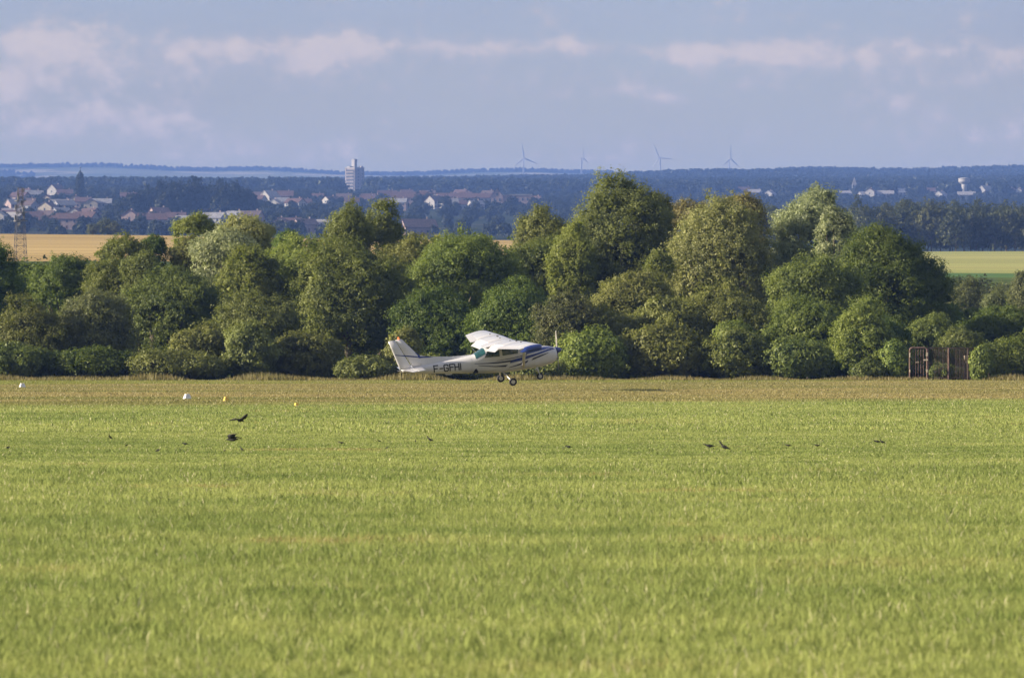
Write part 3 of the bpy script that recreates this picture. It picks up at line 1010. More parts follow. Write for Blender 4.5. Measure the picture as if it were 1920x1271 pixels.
# px, base py, ridge turned (deg), width, wall height, roof height, wall, roof, label
HOUSES = [
    (62, 380, 20, 14, 5.6, 3, 'white', 'pale', 'wide white house with a pale roof just right of the lattice mast top'),
    (47, 372, -30, 10, 4, 3, 'white', 'red', 'white house with a red roof close to the lattice mast top'),
    (105, 370, 60, 12, 5.6, 4, 'white', 'brown', 'tall white gable house left of the dark poplar'),
    (122, 374, 10, 11, 4, 3.2, 'pinkish', 'red', 'red-roofed house between the tall white gable house and the poplar'),
    (90, 386, 75, 8, 4, 3, 'cream', 'red', 'small cream house below the tall white gable house'),
    (90, 406, 70, 10, 5.6, 3, 'cream', 'brown', 'cream house with a bright gable low on the left slope'),
    (115, 396, 15, 14, 4, 3.5, 'grey', 'pale', 'long house with a pale grey roof in the middle of the left slope'),
    (142, 387, 80, 8, 4, 3, 'cream', 'red', 'little cream house right under the dark poplar'),
    (156, 390, 0, 10, 4, 3, 'pinkish', 'red', 'red-roofed house right of the little cream house under the poplar'),
    (171, 398, 88, 7, 5.6, 3, 'cream', 'brown', 'narrow bright cream gable below and right of the poplar'),
    (190, 398, 0, 13, 5.6, 3, 'grey', 'grey', 'grey house with a pale wall right of the narrow bright cream gable'),
    (52, 392, 0, 10, 4, 3, 'white', 'brown', 'white house with a brown roof right of the lattice mast, below the wide white house'),
    (22, 412, 10, 11, 4, 2.5, 'white', 'pale', 'white house with a pale roof left of the lattice mast'),
    (28, 422, -20, 9, 4, 3, 'grey', 'pale', 'grey house below the white one left of the lattice mast'),
    (115, 412, 30, 9, 4, 3, 'grey', 'grey', 'grey house above the white gable at the wheat field'),
    (141, 420, 80, 9, 5.6, 3.4, 'white', 'red', 'bright white gable house, lowest white one above the wheat field'),
    (157, 421, 0, 11, 4, 3, 'pinkish', 'red', 'pinkish house with a red roof touching the bright white gable house'),
    (-4, 425, 80, 9, 5.6, 3, 'white', 'pale', 'white house cut by the left edge of the photo'),
    (60, 421, 10, 12, 4, 3, 'grey', 'red', 'red-roofed house right of the lattice mast just above the wheat'),
    (100, 429, 5, 15, 4, 3, 'grey', 'red', 'long red-roofed house just above the wheat field'),
    (246, 391, 60, 8, 4, 3, 'white', 'brown', 'small white house left of the dark clump of tall trees'),
    (260, 407, 80, 8, 5.6, 3, 'white', 'grey', 'white gable house below the left end of the dark clump'),
    (281, 409, 0, 12, 4, 3, 'white', 'grey', 'white-walled long house below the dark clump'),
    (296, 401, 20, 10, 4, 3, 'grey', 'pale', 'grey house directly under the dark clump'),
    (315, 398, 75, 8, 4, 3, 'cream', 'red', 'cream gable house under the middle of the dark clump'),
    (285, 426, 5, 16, 4, 3.5, 'grey', 'red', 'long red-roofed house above the wheat and left of the light green treetops'),
    (246, 424, 80, 9, 5.6, 3, 'pinkish', 'red', 'pinkish gable house at the top edge of the wheat field'),
    (334, 410, 10, 11, 4, 3, 'white', 'brown', 'white house with a brown roof just left of the light green treetop'),
    (330, 422, 0, 11, 4, 3, 'grey', 'red', 'red-roofed house next to the light green treetop'),
    (364, 403, 10, 11, 5.6, 3, 'white', 'pale', 'white house with a pale roof above the left light green treetop'),
    (400, 404, 80, 8, 5.6, 3, 'white', 'pale', 'white gable house above the silver willow'),
    (395, 414, 0, 10, 4, 3, 'grey', 'brown', 'grey house behind the top of the silver willow'),
    (462, 375, 70, 8, 4, 3, 'white', 'brown', 'small white house at the right end of the dark clump'),
    (506, 386, 55, 13, 6.5, 4.5, 'white', 'pale', 'big white gable house between the dark clump and the tower block'),
    (516, 393, 70, 8, 4, 3, 'white', 'pale', 'white annex in front of the big white gable house'),
    (531, 382, 0, 15, 5.6, 4, 'pinkish', 'red', 'wide red-roofed house right of the big white gable house'),
    (487, 382, 0, 13, 5.6, 3, 'pinkish', 'brown', 'brown-roofed house left of the big white gable house'),
    (590, 380, 0, 14, 4, 3, 'grey', 'red', 'red-roofed house left below the tower block'),
    (620, 386, 40, 10, 4, 3, 'white', 'brown', 'white house below the tower block'),
    (645, 380, 0, 12, 4, 3, 'pinkish', 'brown', 'brown-roofed house straight below the tower block'),
    (528, 434, 80, 8, 4, 3, 'white', 'red', 'white gable house just above the right end of the wheat'),
    (543, 434, 0, 12, 4, 3, 'white', 'red', 'red-roofed white house beside the white gable above the wheat'),
    (602, 436, 0, 15, 4, 2.6, 'white', 'pale', 'long white house left of the twin treetops'),
    (572, 436, 30, 11, 4, 3, 'pinkish', 'brown', 'brown-roofed house left of the long white house'),
    (785, 441, 20, 17, 4, 4, 'pinkish', 'brown', 'broad brown-roofed barn at the field edge right of the twin treetops'),
    (726, 380, 10, 15, 5.6, 4, 'pinkish', 'red', 'red-roofed house just right of the twin treetops'),
    (768, 386, 0, 28, 6, 4.5, 'pinkish', 'red', 'very long red-roofed building in the middle of the town'),
    (815, 392, 55, 13, 5.6, 4, 'white', 'brown', 'house with a white gable edge right of the very long red roof'),
    (836, 386, 0, 14, 5.6, 4, 'grey', 'red', 'red-roofed house left of the second long red roof'),
    (857, 390, 75, 8, 4, 3, 'white', 'grey', 'small white house below the red roofs in the middle of the town'),
    (885, 386, 0, 32, 6, 3.5, 'grey', 'red', 'second very long red-roofed building, left of the manor'),
    (690, 384, 0, 12, 4, 3, 'pinkish', 'red', 'red-roofed house hidden up to its roof by the twin treetops'),
    (1396, 368, 10, 14, 6, 3, 'pinkish', 'red', 'pinkish house with a red roof above the round willow'),
    (1416, 369, 0, 14, 4, 3, 'grey', 'pale', 'white building right of the pinkish house above the round willow'),
    (1444, 372, 60, 8, 4, 3, 'white', 'pale', 'tiny white house over the left side of the silvery upright willow'),
    (1586, 371, 0, 12, 4, 2.5, 'grey', 'pale', 'white building right over the silvery upright willow, left of the thin spire'),
    (1621, 374, 20, 10, 4, 3, 'grey', 'pale', 'white building right of the thin spire'),
    (1633, 374, 70, 9, 7, 3, 'white', 'red', 'white gable with a red roof, second right of the thin spire'),
    (1660, 374, 0, 15, 5, 3, 'grey', 'pale', 'grey building in the middle between the thin spire and the water tower'),
    (1688, 371, 8, 24, 5, 4, 'white', 'grey', 'long grey-roofed hall with white walls left of the water tower'),
    (1748, 370, 0, 18, 5, 4, 'white', 'red', 'red-roofed white house left of the water tower'),
    (1764, 373, 50, 8, 4, 3, 'grey', 'pale', 'white gable house nearest to the left of the water tower'),
    (1812, 374, 0, 16, 4, 3, 'grey', 'pale', 'long white building at the foot of the water tower'),
    (1848, 370, 45, 12, 7, 4, 'grey', 'pale', 'grey gabled building right of the water tower'),
    (1893, 368, 20, 10, 5, 3, 'white', 'red', 'white house with a red roof near the right edge of the photo'),
    (1912, 371, 70, 11, 6, 3, 'white', 'red', 'white gable house at the right edge of the photo'),
]
HXY = []
for (px, py, rz, w, hw, hr, wc, rc, lab) in HOUSES:
    d = dist_for(px, py, 2500, 5300)
    o = house(w, 9, hw, hr, wc, rc)
    x = (px - HX) / F * d
    o.location = (x, d, gz(x, d))
    o.rotation_euler = (0, 0, R(rz))
    tag(o, lab, 'house', 'houses of the town on the hillside')
    HXY.append((px, d))
# plain houses between them
rh = random.Random(5)
k = 0
while k < 46:
    px = rh.uniform(0, 480) if k < 26 else rh.uniform(470, 1010)
    py = rh.uniform(376, 432) if k < 26 else rh.uniform(374, 396)
    d = dist_for(px, py)
    if any(abs(px - a) < 15 and abs(d - b) < 90 for a, b in HXY):
        continue
    o = house(rh.choice([10, 12]), 9, rh.choice([4, 5.6]), 3, rh.choice(['grey', 'pinkish', 'grey', 'white']), rh.choice(['red', 'brown', 'red', 'grey']))
    x = (px - HX) / F * d
    o.location = (x, d, gz(x, d))
    o.rotation_euler = (0, 0, rh.uniform(-.6, .6))
    tag(o, 'indistinct hazy house half hidden by trees ' + ('on the left slope above the wheat field' if k < 26 else 'in the middle of the town'),
        'house', 'indistinct houses on the left slope' if k < 26 else 'indistinct houses in the middle of the town')
    HXY.append((px, d))
    k += 1

# the manor with its tall gable and flat wing
d = dist_for(935, 392)
x = (932 - HX) / F * d
r = empty('manor', (x, d, gz(x, d)))
m = MB()
m.add([(sx * 4.5, sy * 5, z) for z in (-1, 9) for sy in (-1, 1) for sx in (-1, 1)] + [(0, -5, 14.5), (0, 5, 14.5)],
      [(0, 1, 5, 8, 4), (2, 6, 9, 7, 3), (0, 4, 6, 2), (1, 3, 7, 5), (4, 8, 9, 6), (5, 7, 9, 8), (0, 2, 3, 1)])
m.box((15, 0, 4.5), (21, 8, 11))
m.build('wall', MW['pinkish'], r)
rf = MB()
for s in (-1, 1):
    a = [(s * 5.2, -5.4, 8.4), (s * 5.2, 5.4, 8.4), (0, 5.4, 14.9), (0, -5.4, 14.9)]
    rf.add(a + [(p[0], p[1], p[2] + .3) for p in a], [(0, 1, 2, 3), (4, 7, 6, 5), (0, 4, 5, 1), (1, 5, 6, 2), (2, 6, 7, 3), (3, 7, 4, 0)])
rf.build('roof', MR['brown'], r)
MB().box((15, 0, 10.35), (22, 9, .7)).build('flat_roof', MR['pale'], r)
wm = MB().box((0, 0, 0), (1.3, .15, 1.9)).mesh('window', M_WIN)
for (wx, wz, wy) in [(-2, 2.5, -5.05), (2, 2.5, -5.05), (-2, 6.5, -5.05), (2, 6.5, -5.05), (0, 10.5, -5.05)] + [(8 + i * 3.6, z, -4.05) for i in range(5) for z in (3, 7)]:
    link_mesh('window', wm, r).location = (wx, wy, wz)
tag(r, 'tall gabled manor with a long flat-roofed wing, left of the tallest tree', 'manor')

# the apartment tower
d = 5300.0
x = (665 - HX) / F * d
r = empty('apartment_tower', (x, d, gz(x, d) - 1))
r.rotation_euler = (0, 0, R(46))
TW = 14.0
M_CONC = paint('concrete', (0.23, 0.205, 0.21), 0.8, scale=0.3)
M_CONC2 = paint('concrete_dark', (0.28, 0.27, 0.28), 0.8, scale=0.3)
MB().box((0, 0, 12), (TW, TW, 26)).box((0, TW / 2 - 1.4, 12.2), (TW + 1.1, 1.2, 26.6)).build('wall', M_CONC, r)
MB().box((0, 0, 25.4), (TW + .8, TW + .8, .8)).box((-3.2, 3.5, 26.3), (5, 4, 1.6)).box((5, -4, 26.4), (3, 4, 2.0)).build('roof', M_CONC2, r)
MB().box((1.0, 1.6, 29.5), (3.8, 4.4, 9.4)).box((1.0, 1.6, 34.3), (4.3, 4.9, .5)).build('lift_tower', M_CONC2, r)
wm = MB().box((0, 0, 0), (2.6, .3, 1.5)).mesh('window', M_WIN)
sw = MB().box((0, 0, 0), (1.1, .3, 1.2)).mesh('window', M_WIN)
bm_ = MB().box((0, 0, 0), (TW - 3.4, 1.1, 1.0)).mesh('balcony', M_CONC)
for fl in range(7):
    z = 2.6 + fl * 3.35
    for i in range(4):
        u = -4.6 + i * 3.05
        if i in (1, 3):
            link_mesh('window', sw, r).location = (u, -TW / 2 - .05, z)
        o = link_mesh('window', wm, r)
        o.location = (-TW / 2 - .05, u, z)
        o.rotation_euler = (0, 0, R(90))
    o = link_mesh('balcony', bm_, r)
    o.location = (-TW / 2 - .6, -.6, z - 1.4)
    o.rotation_euler = (0, 0, R(90))
tag(r, 'grey apartment tower block with a lift shaft on its roof rising above the blue ridge', 'tower block')

# water tower and thin spire in the right hand town
d = 4900.0
x = (1808 - HX) / F * d
r = empty('water_tower', (x, d, gz(x, d)))


def ringc(rr, z, n=20):
    return [(math.cos(i * 2 * math.pi / n) * rr, math.sin(i * 2 * math.pi / n) * rr, z) for i in range(n)]


top = EYE + (HY - 333) / F * d - r.location.z
MB().rings([ringc(3.2, -1), ringc(2.6, top * .5), ringc(2.7, top - 6.5)]).build('shaft', MW['white'], r, True)
MB().rings([ringc(2.7, top - 6.6), ringc(5.3, top - 4.6), ringc(5.6, top - 4.2), ringc(5.6, top - 1.0), ringc(5.2, top - .6), ringc(.8, top)]).build('tank', MW['white'], r)
MB().rings([ringc(5.75, top - 1.2), ringc(5.75, top - .75)]).build('rim', MW['grey'], r)
tag(r, 'white concrete water tower with a flat drum tank in front of the right hand ridge', 'water tower')
d = 5000.0
x = (1602 - HX) / F * d
r = empty('church', (x, d, gz(x, d)))
MB().box((0, 0, 5), (4.5, 4.5, 12)).box((7, 0, 2.5), (11, 7, 7)).build('wall', MW['grey'], r)
MB().rings([[(sx * 2.4, sy * 2.4, 11) for sx, sy in ((-1, -1), (1, -1), (1, 1), (-1, 1))], [(sx * .1, sy * .1, 19) for sx, sy in ((-1, -1), (1, -1), (1, 1), (-1, 1))]]).build('spire', MR['grey'], r)
tag(r, 'thin pale church spire over the right hand town', 'church')

# big individual trees of the hillside
d = dist_for(150, 385)
x = (150 - HX) / F * d
rng = np.random.default_rng(4)
hh = (386 - 318) / F * d
V, Q = crown_np(2.7 * d / 3300, 2.7 * d / 3300, hh, 5200, 0.75, rng, puff=0.34, npuff=60)
V[:, 0] *= 1.15 - 0.5 * np.clip(V[:, 2] / hh, -.2, 1) ** 2 * 2
V[:, 2] += hh / 2
r = empty('poplar', (x, d, gz(x, d)))
link_mesh('crown', mesh_np('crown', V, Q, L_FAR), r)
link_mesh('trunk', M_WT, r)
tag(r, 'dark columnar poplar standing alone above the houses on the left slope', 'poplar')
CL = [(255, 352), (275, 346), (297, 340), (318, 334), (338, 335), (358, 333), (374, 335), (388, 347), (405, 338), (420, 337), (436, 342), (455, 347), (466, 350),
      (265, 362), (290, 356), (312, 350), (334, 350), (352, 350), (372, 352), (394, 354), (414, 352), (432, 354), (450, 358), (462, 362), (240, 366), (228, 372),
      (328, 343), (345, 341), (366, 342), (412, 345), (428, 347), (443, 350)]
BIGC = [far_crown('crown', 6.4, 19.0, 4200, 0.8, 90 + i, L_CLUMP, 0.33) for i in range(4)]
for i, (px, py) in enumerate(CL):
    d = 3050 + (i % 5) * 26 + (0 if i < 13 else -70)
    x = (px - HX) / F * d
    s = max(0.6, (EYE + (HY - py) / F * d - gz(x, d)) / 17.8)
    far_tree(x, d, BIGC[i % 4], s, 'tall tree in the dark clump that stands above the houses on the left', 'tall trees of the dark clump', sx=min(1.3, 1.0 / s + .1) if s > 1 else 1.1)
for (px, py, hgt, lab) in [(347 + 193, 366, 11, 'dark tree among the roofs right of the big white gable house'), (785 + 0, 372, 12, 'dark tree over the very long red roof'),
                           (805, 372, 13, 'dark tree right of the one over the very long red roof'), (835, 384, 14, 'tall dark tree among the red roofs in the middle of the town'),
                           (575, 364, 12, 'dark tree behind the red roofs left of the tower block'), (560, 366, 11, 'dark tree between the wide red-roofed house and the tower block'),
                           (960, 378, 12, 'dark tree in front of the flat wing of the manor'), (1000, 380, 12, 'dark tree right of the manor')]:
    d = dist_for(px, py + 16)
    x = (px - HX) / F * d
    far_tree(x, d, BIGC[px % 4], hgt / 19.0, lab, None, sx=1.2)


def keep_slope(px, d, rng):
    k = vnoise((px - HX) / F * d, d, 0.02, 5) > -0.35
    py = HY - (ground_z((px - HX) / F * d, d) - EYE) / d * F
    k &= ~((px > 740) & (px < 975) & (py > 408) & (rng.random(len(px)) < .75))       # open meadows below the town
    for (hp, hd) in HXY + [(1808, 4900), (1602, 5000)]:
        k &= ~((np.abs(px - hp) < 17) & (d < hd + 14) & (d > hd - (75 if hp < 1200 else 230)))
    return k


rs = np.random.default_rng(21)
pts = scatter_land(2480, 4750, -150, 2080, 17, rs, keep_slope)
gn_scatter('town_woodland', pts, rs.uniform(0.45, 0.85, len(pts)), rs.uniform(0, 6.28, len(pts)), SMALLC)


def keep_ridge(px, d, rng):
    k = (vnoise((px - HX) / F * d, d, 0.004, 8) > -0.62) & ~((np.abs(px - 665) < 26) & (d < 5330))
    for (hp, hd) in HXY + [(1808, 4900), (1602, 5000)]:      # towers stand clear too
        k &= ~((np.abs(px - hp) < 19) & (d < hd + 14) & (d > hd - 230))
    return k


pts = scatter_land(4750, 8250, -150, 2080, 12, rs, keep_ridge)
gn_scatter('ridge_wood', pts, rs.uniform(0.8, 1.25, len(pts)), rs.uniform(0, 6.28, len(pts)), TINYC)
pts = scatter_land(9200, 10900, -100, 1150, 20, rs, lambda px, d, r_: (vnoise((px - HX) / F * d, d, 0.0025, 9) > 0.25) | (d > 10420))
gn_scatter('far_wood', pts, rs.uniform(0.45, 0.8, len(pts)), rs.uniform(0, 6.28, len(pts)), TINYC)

# low scrub between the belt and the fields
for i, (px, yt, d, m) in enumerate([(72, 478, 520, 1), (100, 480, 540, 0), (128, 479, 560, 1), (158, 482, 590, 0), (186, 480, 610, 1), (1815, 520, 640, 0), (1840, 512, 620, 1), (1865, 522, 600, 0), (1795, 516, 630, 1), (1905, 524, 610, 1)]):
    x = (px - HX) / F * d
    s = (EYE + (HY - yt) / F * d - gz(x, d)) / 15.5
    far_tree(x, d, WOODC[i % 6], s, 'hazy green tree between the belt and the ' + ('wheat field' if px < 900 else 'crop field'),
             'trees standing before the ' + ('wheat field' if px < 900 else 'crop field'), sx=min(1.6, .7 / s))
for (px, d, s) in [(175, 1650, .30), (200, 1655, .42), (212, 1652, .34)]:
    x = (px - HX) / F * d
    far_tree(x, d, WOODC[px % 6], s, 'light round tree on the crest at the back of the wheat field', 'light round trees on the wheat field crest', sx=1.5)

# ------------------------------------------------------------------ wind turbines
M_TURB = paint('turbine_grey', (0.22, 0.22, 0.23), 0.5)
for (px, py, yaw, phase, lab) in [
    (982, 297, 12, 8, 'leftmost wind turbine on the horizon, its rotor seen almost face on'),
    (1092, 297, 72, 14, 'second wind turbine from the left, its rotor seen nearly edge on'),
    (1237, 296, -25, 24, 'third wind turbine from the left, just right of the tallest tree'),
    (1368, 298, 48, 0, 'rightmost and faintest wind turbine on the horizon')]:
    d = 10300.0
    hub = P(px, py, d)
    g = gz(hub.x, d)
    r = empty('wind_turbine', (hub.x, d, g))
    r.rotation_euler = (0, 0, R(yaw))
    hz = hub.z - g
    MB().bar((0, 2, -2), (0, 2, hz - 1.2), 1.9, 1.1, 12).build('tower', M_TURB, r, True)
    MB().box((0, 1.0, hz), (2.5, 6.5, 2.6)).build('nacelle', M_TURB, r, bevel=.5)
    MB().rings([[(math.cos(a) * q, y, hz + math.sin(a) * q) for a in [i * .785 for i in range(8)]] for y, q in ((-2.2, 1.4), (-3.3, 1.2), (-4.2, .3))]).build('hub', M_TURB, r, True)
    for k in range(3):
        a = R(-phase + k * 120)
        u = Vector((math.sin(a), 0, math.cos(a)))
        s = Vector((math.cos(a), 0, -math.sin(a)))
        rings = []
        for f, c, th in ((0.02, .9, .9), (.1, 1.6, 1.0), (.22, 2.9, .6), (.6, 1.9, .35), (1, .5, .15)):
            p = Vector((0, -3.2, hz)) + u * 31 * f
            rings.append([p + s * c * x_ + Vector((0, th * y_, 0)) for x_, y_ in ((-.5, 0), (-.2, -.5), (.5, 0), (-.2, .5))])
        MB().rings(rings).build('blade', M_TURB, r, True)
    tag(r, lab, 'wind turbine', 'wind turbines on the horizon')

# ------------------------------------------------------------------ lattice mast
M_STEEL = paint('mast_steel', (0.075, 0.07, 0.075), 0.6, metal=0.2, scale=1)
M_ANT = paint('antenna_grey', (0.17, 0.17, 0.18), 0.5)
d = 880.0
x = (38 - HX) / F * d
g = gz(x, d)
ht = EYE + (HY - 352) / F * d - g
r = empty('lattice_mast', (x, d, g))
r.rotation_euler = (0, 0, R(20))


def mw(z):
    return 0.98 - 0.62 * (z / ht) ** 1.2


for sx, sy in ((-1, -1), (1, -1), (1, 1), (-1, 1)):
    m = MB()
    for i in range(12):
        z0, z1 = ht * i / 12, ht * (i + 1) / 12
        m.bar((sx * mw(z0), sy * mw(z0), z0), (sx * mw(z1), sy * mw(z1), z1), .042, n=4)
    m.build('leg', M_STEEL, r)
nb = 12
cs = ((-1, -1), (1, -1), (1, 1), (-1, 1))
bracemat = M_STEEL
for i in range(nb):
    z0, z1 = ht * i / nb, ht * (i + 1) / nb
    m = MB()
    for k in range(4):
        a, b = cs[k], cs[(k + 1) % 4]
        m.bar((a[0] * mw(z0), a[1] * mw(z0), z0), (b[0] * mw(z1), b[1] * mw(z1), z1), .024, n=4)
        m.bar((b[0] * mw(z0), b[1] * mw(z0), z0), (a[0] * mw(z1), a[1] * mw(z1), z1), .024, n=4)
        m.bar((a[0] * mw(z1), a[1] * mw(z1), z1), (b[0] * mw(z1), b[1] * mw(z1), z1), .024, n=4)
    m.build('brace', bracemat, r)
for (z, a, s) in ((.97, 0, .5), (.9, 2, .6), (.86, 4, .7), (.80, 1, .8), (.74, 3, .7), (.70, 5.2, .9), (.64, .5, .8), (.6, 2.6, .9), (.55, 4.4, .6), (.52, 1.6, .6)):
    rr = mw(z * ht) + .25
    MB().box((math.cos(a) * rr, math.sin(a) * rr, z * ht), (.35 * s, .35 * s, 1.3 * s)).bar((0, 0, z * ht), (math.cos(a) * rr, math.sin(a) * rr, z * ht), .05, n=4).build('antenna', M_ANT, r)
for z in (.83, .68, .57):
    MB().box((0, 0, z * ht), (mw(z * ht) * 2 + .7, mw(z * ht) * 2 + .7, .12)).build('platform', M_ANT, r)
tag(r, 'steel lattice mast hung with antennas before the wheat field at far left', 'lattice mast')

# ------------------------------------------------------------------ grass


def patch_mesh(name, size, n, hmin, hmax, wid, rng, curl=0.5):
    x = rng.uniform(-size / 2, size / 2, n)
    y = rng.uniform(-size / 2, size / 2, n)
    tall = rng.random(n) ** 2.2
    h = hmin + (hmax - hmin) * tall
    straw = rng.random(n) < 0.05
    h = np.where(straw, hmax * rng.uniform(.9, 1.35, n), h)
    a = rng.uniform(0, 6.28, n)
    lean = rng.uniform(0, curl, n) * h
    la = rng.uniform(0, 6.28, n)
    w = wid * rng.uniform(.6, 1.2, n) * np.where(straw, 1.5, 1)
    ca, sa = np.cos(a) * w / 2, np.sin(a) * w / 2
    lx, ly = np.cos(la) * lean, np.sin(la) * lean
    V = np.empty((n, 5, 3))
    V[:, 0] = np.stack([x - ca, y - sa, np.full(n, -.01)], 1)
    V[:, 1] = np.stack([x + ca, y + sa, np.full(n, -.01)], 1)
    V[:, 2] = np.stack([x + ca * .8 + lx * .35, y + sa * .8 + ly * .35, h * .6], 1)
    V[:, 3] = np.stack([x - ca * .8 + lx * .35, y - sa * .8 + ly * .35, h * .6], 1)
    V[:, 4] = np.stack([x + lx, y + ly, h], 1)
    b = (np.arange(n) * 5)[:, None]
    Q = np.vstack([b + np.array([[0, 1, 2]]), b + np.array([[0, 2, 3]]), b + np.array([[3, 2, 4]])])
    return mesh_np(name, V.reshape(-1, 3), Q, M_BLADE)


def grass_zone(name, d0, d1, size, n, hmin, hmax, wid, curl=0.5):
    rng = np.random.default_rng(int(d0) + 3)
    meshes = [patch_mesh('tuft', size, n, hmin, hmax, wid, rng, curl) for _ in range(6)]
    st = size * 0.82
    P_ = []
    y = d0
    while y < d1:
        hw = y * 0.108 + 6.0
        xs = np.arange(-hw, hw, st) + rng.uniform(-.5, .5) * st
        P_.append(np.stack([xs + rng.uniform(-.2, .2, len(xs)) * st, np.full(len(xs), y) + rng.uniform(-.2, .2, len(xs)) * st, np.zeros(len(xs))], 1))
        y += st
    pts = np.vstack(P_)
    nz = vnoise(pts[:, 0], pts[:, 1], 0.5, 2) * .6 + vnoise(pts[:, 0], pts[:, 1], 1.7, 4) * .5
    sc = np.clip(1.0 + 0.5 * nz + rng.normal(size=len(pts)) * 0.08, 0.55, 1.6)
    return gn_scatter(name, pts, sc, rng.uniform(0, 6.28, len(pts)), meshes)


grass_zone('grass', 22, 55, 0.9, 1700, 0.022, 0.085, 0.0065, 0.9)
grass_zone('grass', 55, 77, 1.6, 2600, 0.02, 0.07, 0.009, 0.8)
grass_zone('grass', 77, 112, 2.0, 3600, 0.010, 0.034, 0.011, 0.8)
grass_zone('grass', 112, 182, 3.0, 3000, 0.025, 0.07, 0.018)
grass_zone('dry_grass', 182, 345, 5.0, 3800, 0.02, 0.07, 0.03)

# tall weeds along the foot of the belt
M_WEED = leaf_mat('weed', (0.09, 0.10, 0.035), (0.30, 0.25, 0.11), coord='pos', clump=0.4)
rng = np.random.default_rng(77)
n = 26000
wx = rng.uniform(-45, 45, n)
wy = 343.8 + rng.uniform(-2.4, 3.2, n) + np.sin(wx * .5) * .7 + vnoise(wx, wx * 0, 1.3, 6) * 1.2
wh = rng.uniform(.10, .50, n) * np.clip(0.75 + 1.1 * vnoise(wx, wy * .3, 0.9, 3), .15, 1.9) * np.where(wx < 6, 1.1, 0.85)
a = rng.uniform(0, 6.28, n)
ww = 0.035
V = np.stack([np.stack([wx - np.cos(a) * ww, wy - np.sin(a) * ww, wx * 0], 1), np.stack([wx + np.cos(a) * ww, wy + np.sin(a) * ww, wx * 0], 1),
              np.stack([wx + rng.normal(size=n) * .08, wy, wh], 1)], 1).reshape(-1, 3)
tag(link_mesh('weeds', mesh_np('weeds', V, np.arange(3 * n).reshape(n, 3), M_WEED)), kind='stuff')

# ------------------------------------------------------------------ rusty gate and fence
M_RUST = paint('rusty_paint', (0.15, 0.095, 0.078), 0.8, var=0.35, scale=4)
M_DRUST = paint('dark_rust', (0.080, 0.055, 0.047), 0.85, var=0.35, scale=4)
M_PALE = paint('bleached_metal', (0.55, 0.48, 0.38), 0.7)
d = 344.4
s = d / F
gx = lambda px: (px - 1703) * s
r = empty('gate', ((1703 - HX) * s, d, 0))
H0 = 62 * s
fr = MB()
pts = [(0.10, 0.05), (0.10, H0 - .16), (.14, H0 - .05), (.25, H0), (gx(1741) - .25, H0), (gx(1741) - .14, H0 - .05), (gx(1741) - .10, H0 - .16), (gx(1741) - .10, .05)]
for a, b in zip(pts[:-1], pts[1:]):
    fr.bar((a[0], 0, a[1]), (b[0], 0, b[1]), .055, n=8)
fr.bar((.12, 0, .13), (gx(1741) - .12, 0, .13), .045, n=8)
fr.build('frame', M_RUST, r)
bar = MB().bar((0, 0, .15), (0, 0, H0 - .06), .02, n=6).mesh('bar', M_RUST)
for k in range(5):
    link_mesh('bar', bar, r).location = (.32 + k * .175, 0, 0)
MB().box((gx(1720), -.05, H0 * .56), (.22, .04, .05)).build('latch', M_PALE, r)
MB().bar((gx(1740), .05, -.1), (gx(1740), .05, H0 - .02), .05, n=8).build('post', M_RUST, r)
for (px, z, w, h) in [(1738, H0 * .80, .13, .24), (1736, H0 * .63, .28, .10), (1738, H0 * .30, .12, .2), (1736, .1, .3, .14), (1706, H0 * .78, .08, .3), (1706, H0 * .3, .08, .16)]:
    MB().box((gx(px), -.09, z), (w, .03, h)).build('hinge_plate', M_PALE, r, bevel=.01)
tag(r, 'rusty tubular metal gate with upright bars at the field edge on the right', 'gate')
r = empty('fence', ((1742 - HX) * s, d, 0))
gx = lambda px: (px - 1742) * s
MB().bar((0, 0, H0), (gx(1855), 0, H0 - .05), .03, n=6).build('top_rail', M_DRUST, r)
MB().bar((0, 0, .2), (gx(1855), 0, .18), .025, n=6).build('bottom_rail', M_DRUST, r)
for px, mt, q in ((1778.5, M_RUST, .065), (1815, M_DRUST, .05), (1854, M_DRUST, .035)):
    MB().bar((gx(px), .02, -.1), (gx(px), .02, H0 - .02), q, n=8).build('post', mt, r)
bar = MB().bar((0, 0, .18), (0, 0, H0 - .04), .014, n=5).mesh('bar', M_DRUST)
k = 0
xx = .14
while xx < gx(1852):
    o = link_mesh('bar', bar, r)
    o.location = (xx, 0.01, 0)
    xx += .095 + .02 * math.sin(k * 2.1)
    k += 1
tag(r, 'run of dark rusty railings with three rusty posts, right of the rusty gate', 'fence')
m = MB()
pp = [(0, 0, 0), (-.05, 0, .55), (-.02, 0, 1.0), (-.16, 0, 1.35), (-.2, 0, 1.72)]
for i, (a, b) in enumerate(zip(pp[:-1], pp[1:])):
    m.bar(a, b, .075 + .018 * i, .075 + .018 * (i + 1), 7)
o = m.build('dead_trunk', paint('dead_wood', (0.50, 0.42, 0.30), 0.9, var=.3), None, True)
o.location = ((1817 - HX) * s + .02, d + .3, 0)
tag(o, 'bleached dead trunk leaning behind the rusty railings', 'dead trunk')

# ------------------------------------------------------------------ runway markers
M_MW = paint('marker_white', (0.75, 0.74, 0.74), 0.5)
M_MY = paint('marker_yellow', (0.70, 0.48, 0.08), 0.5)


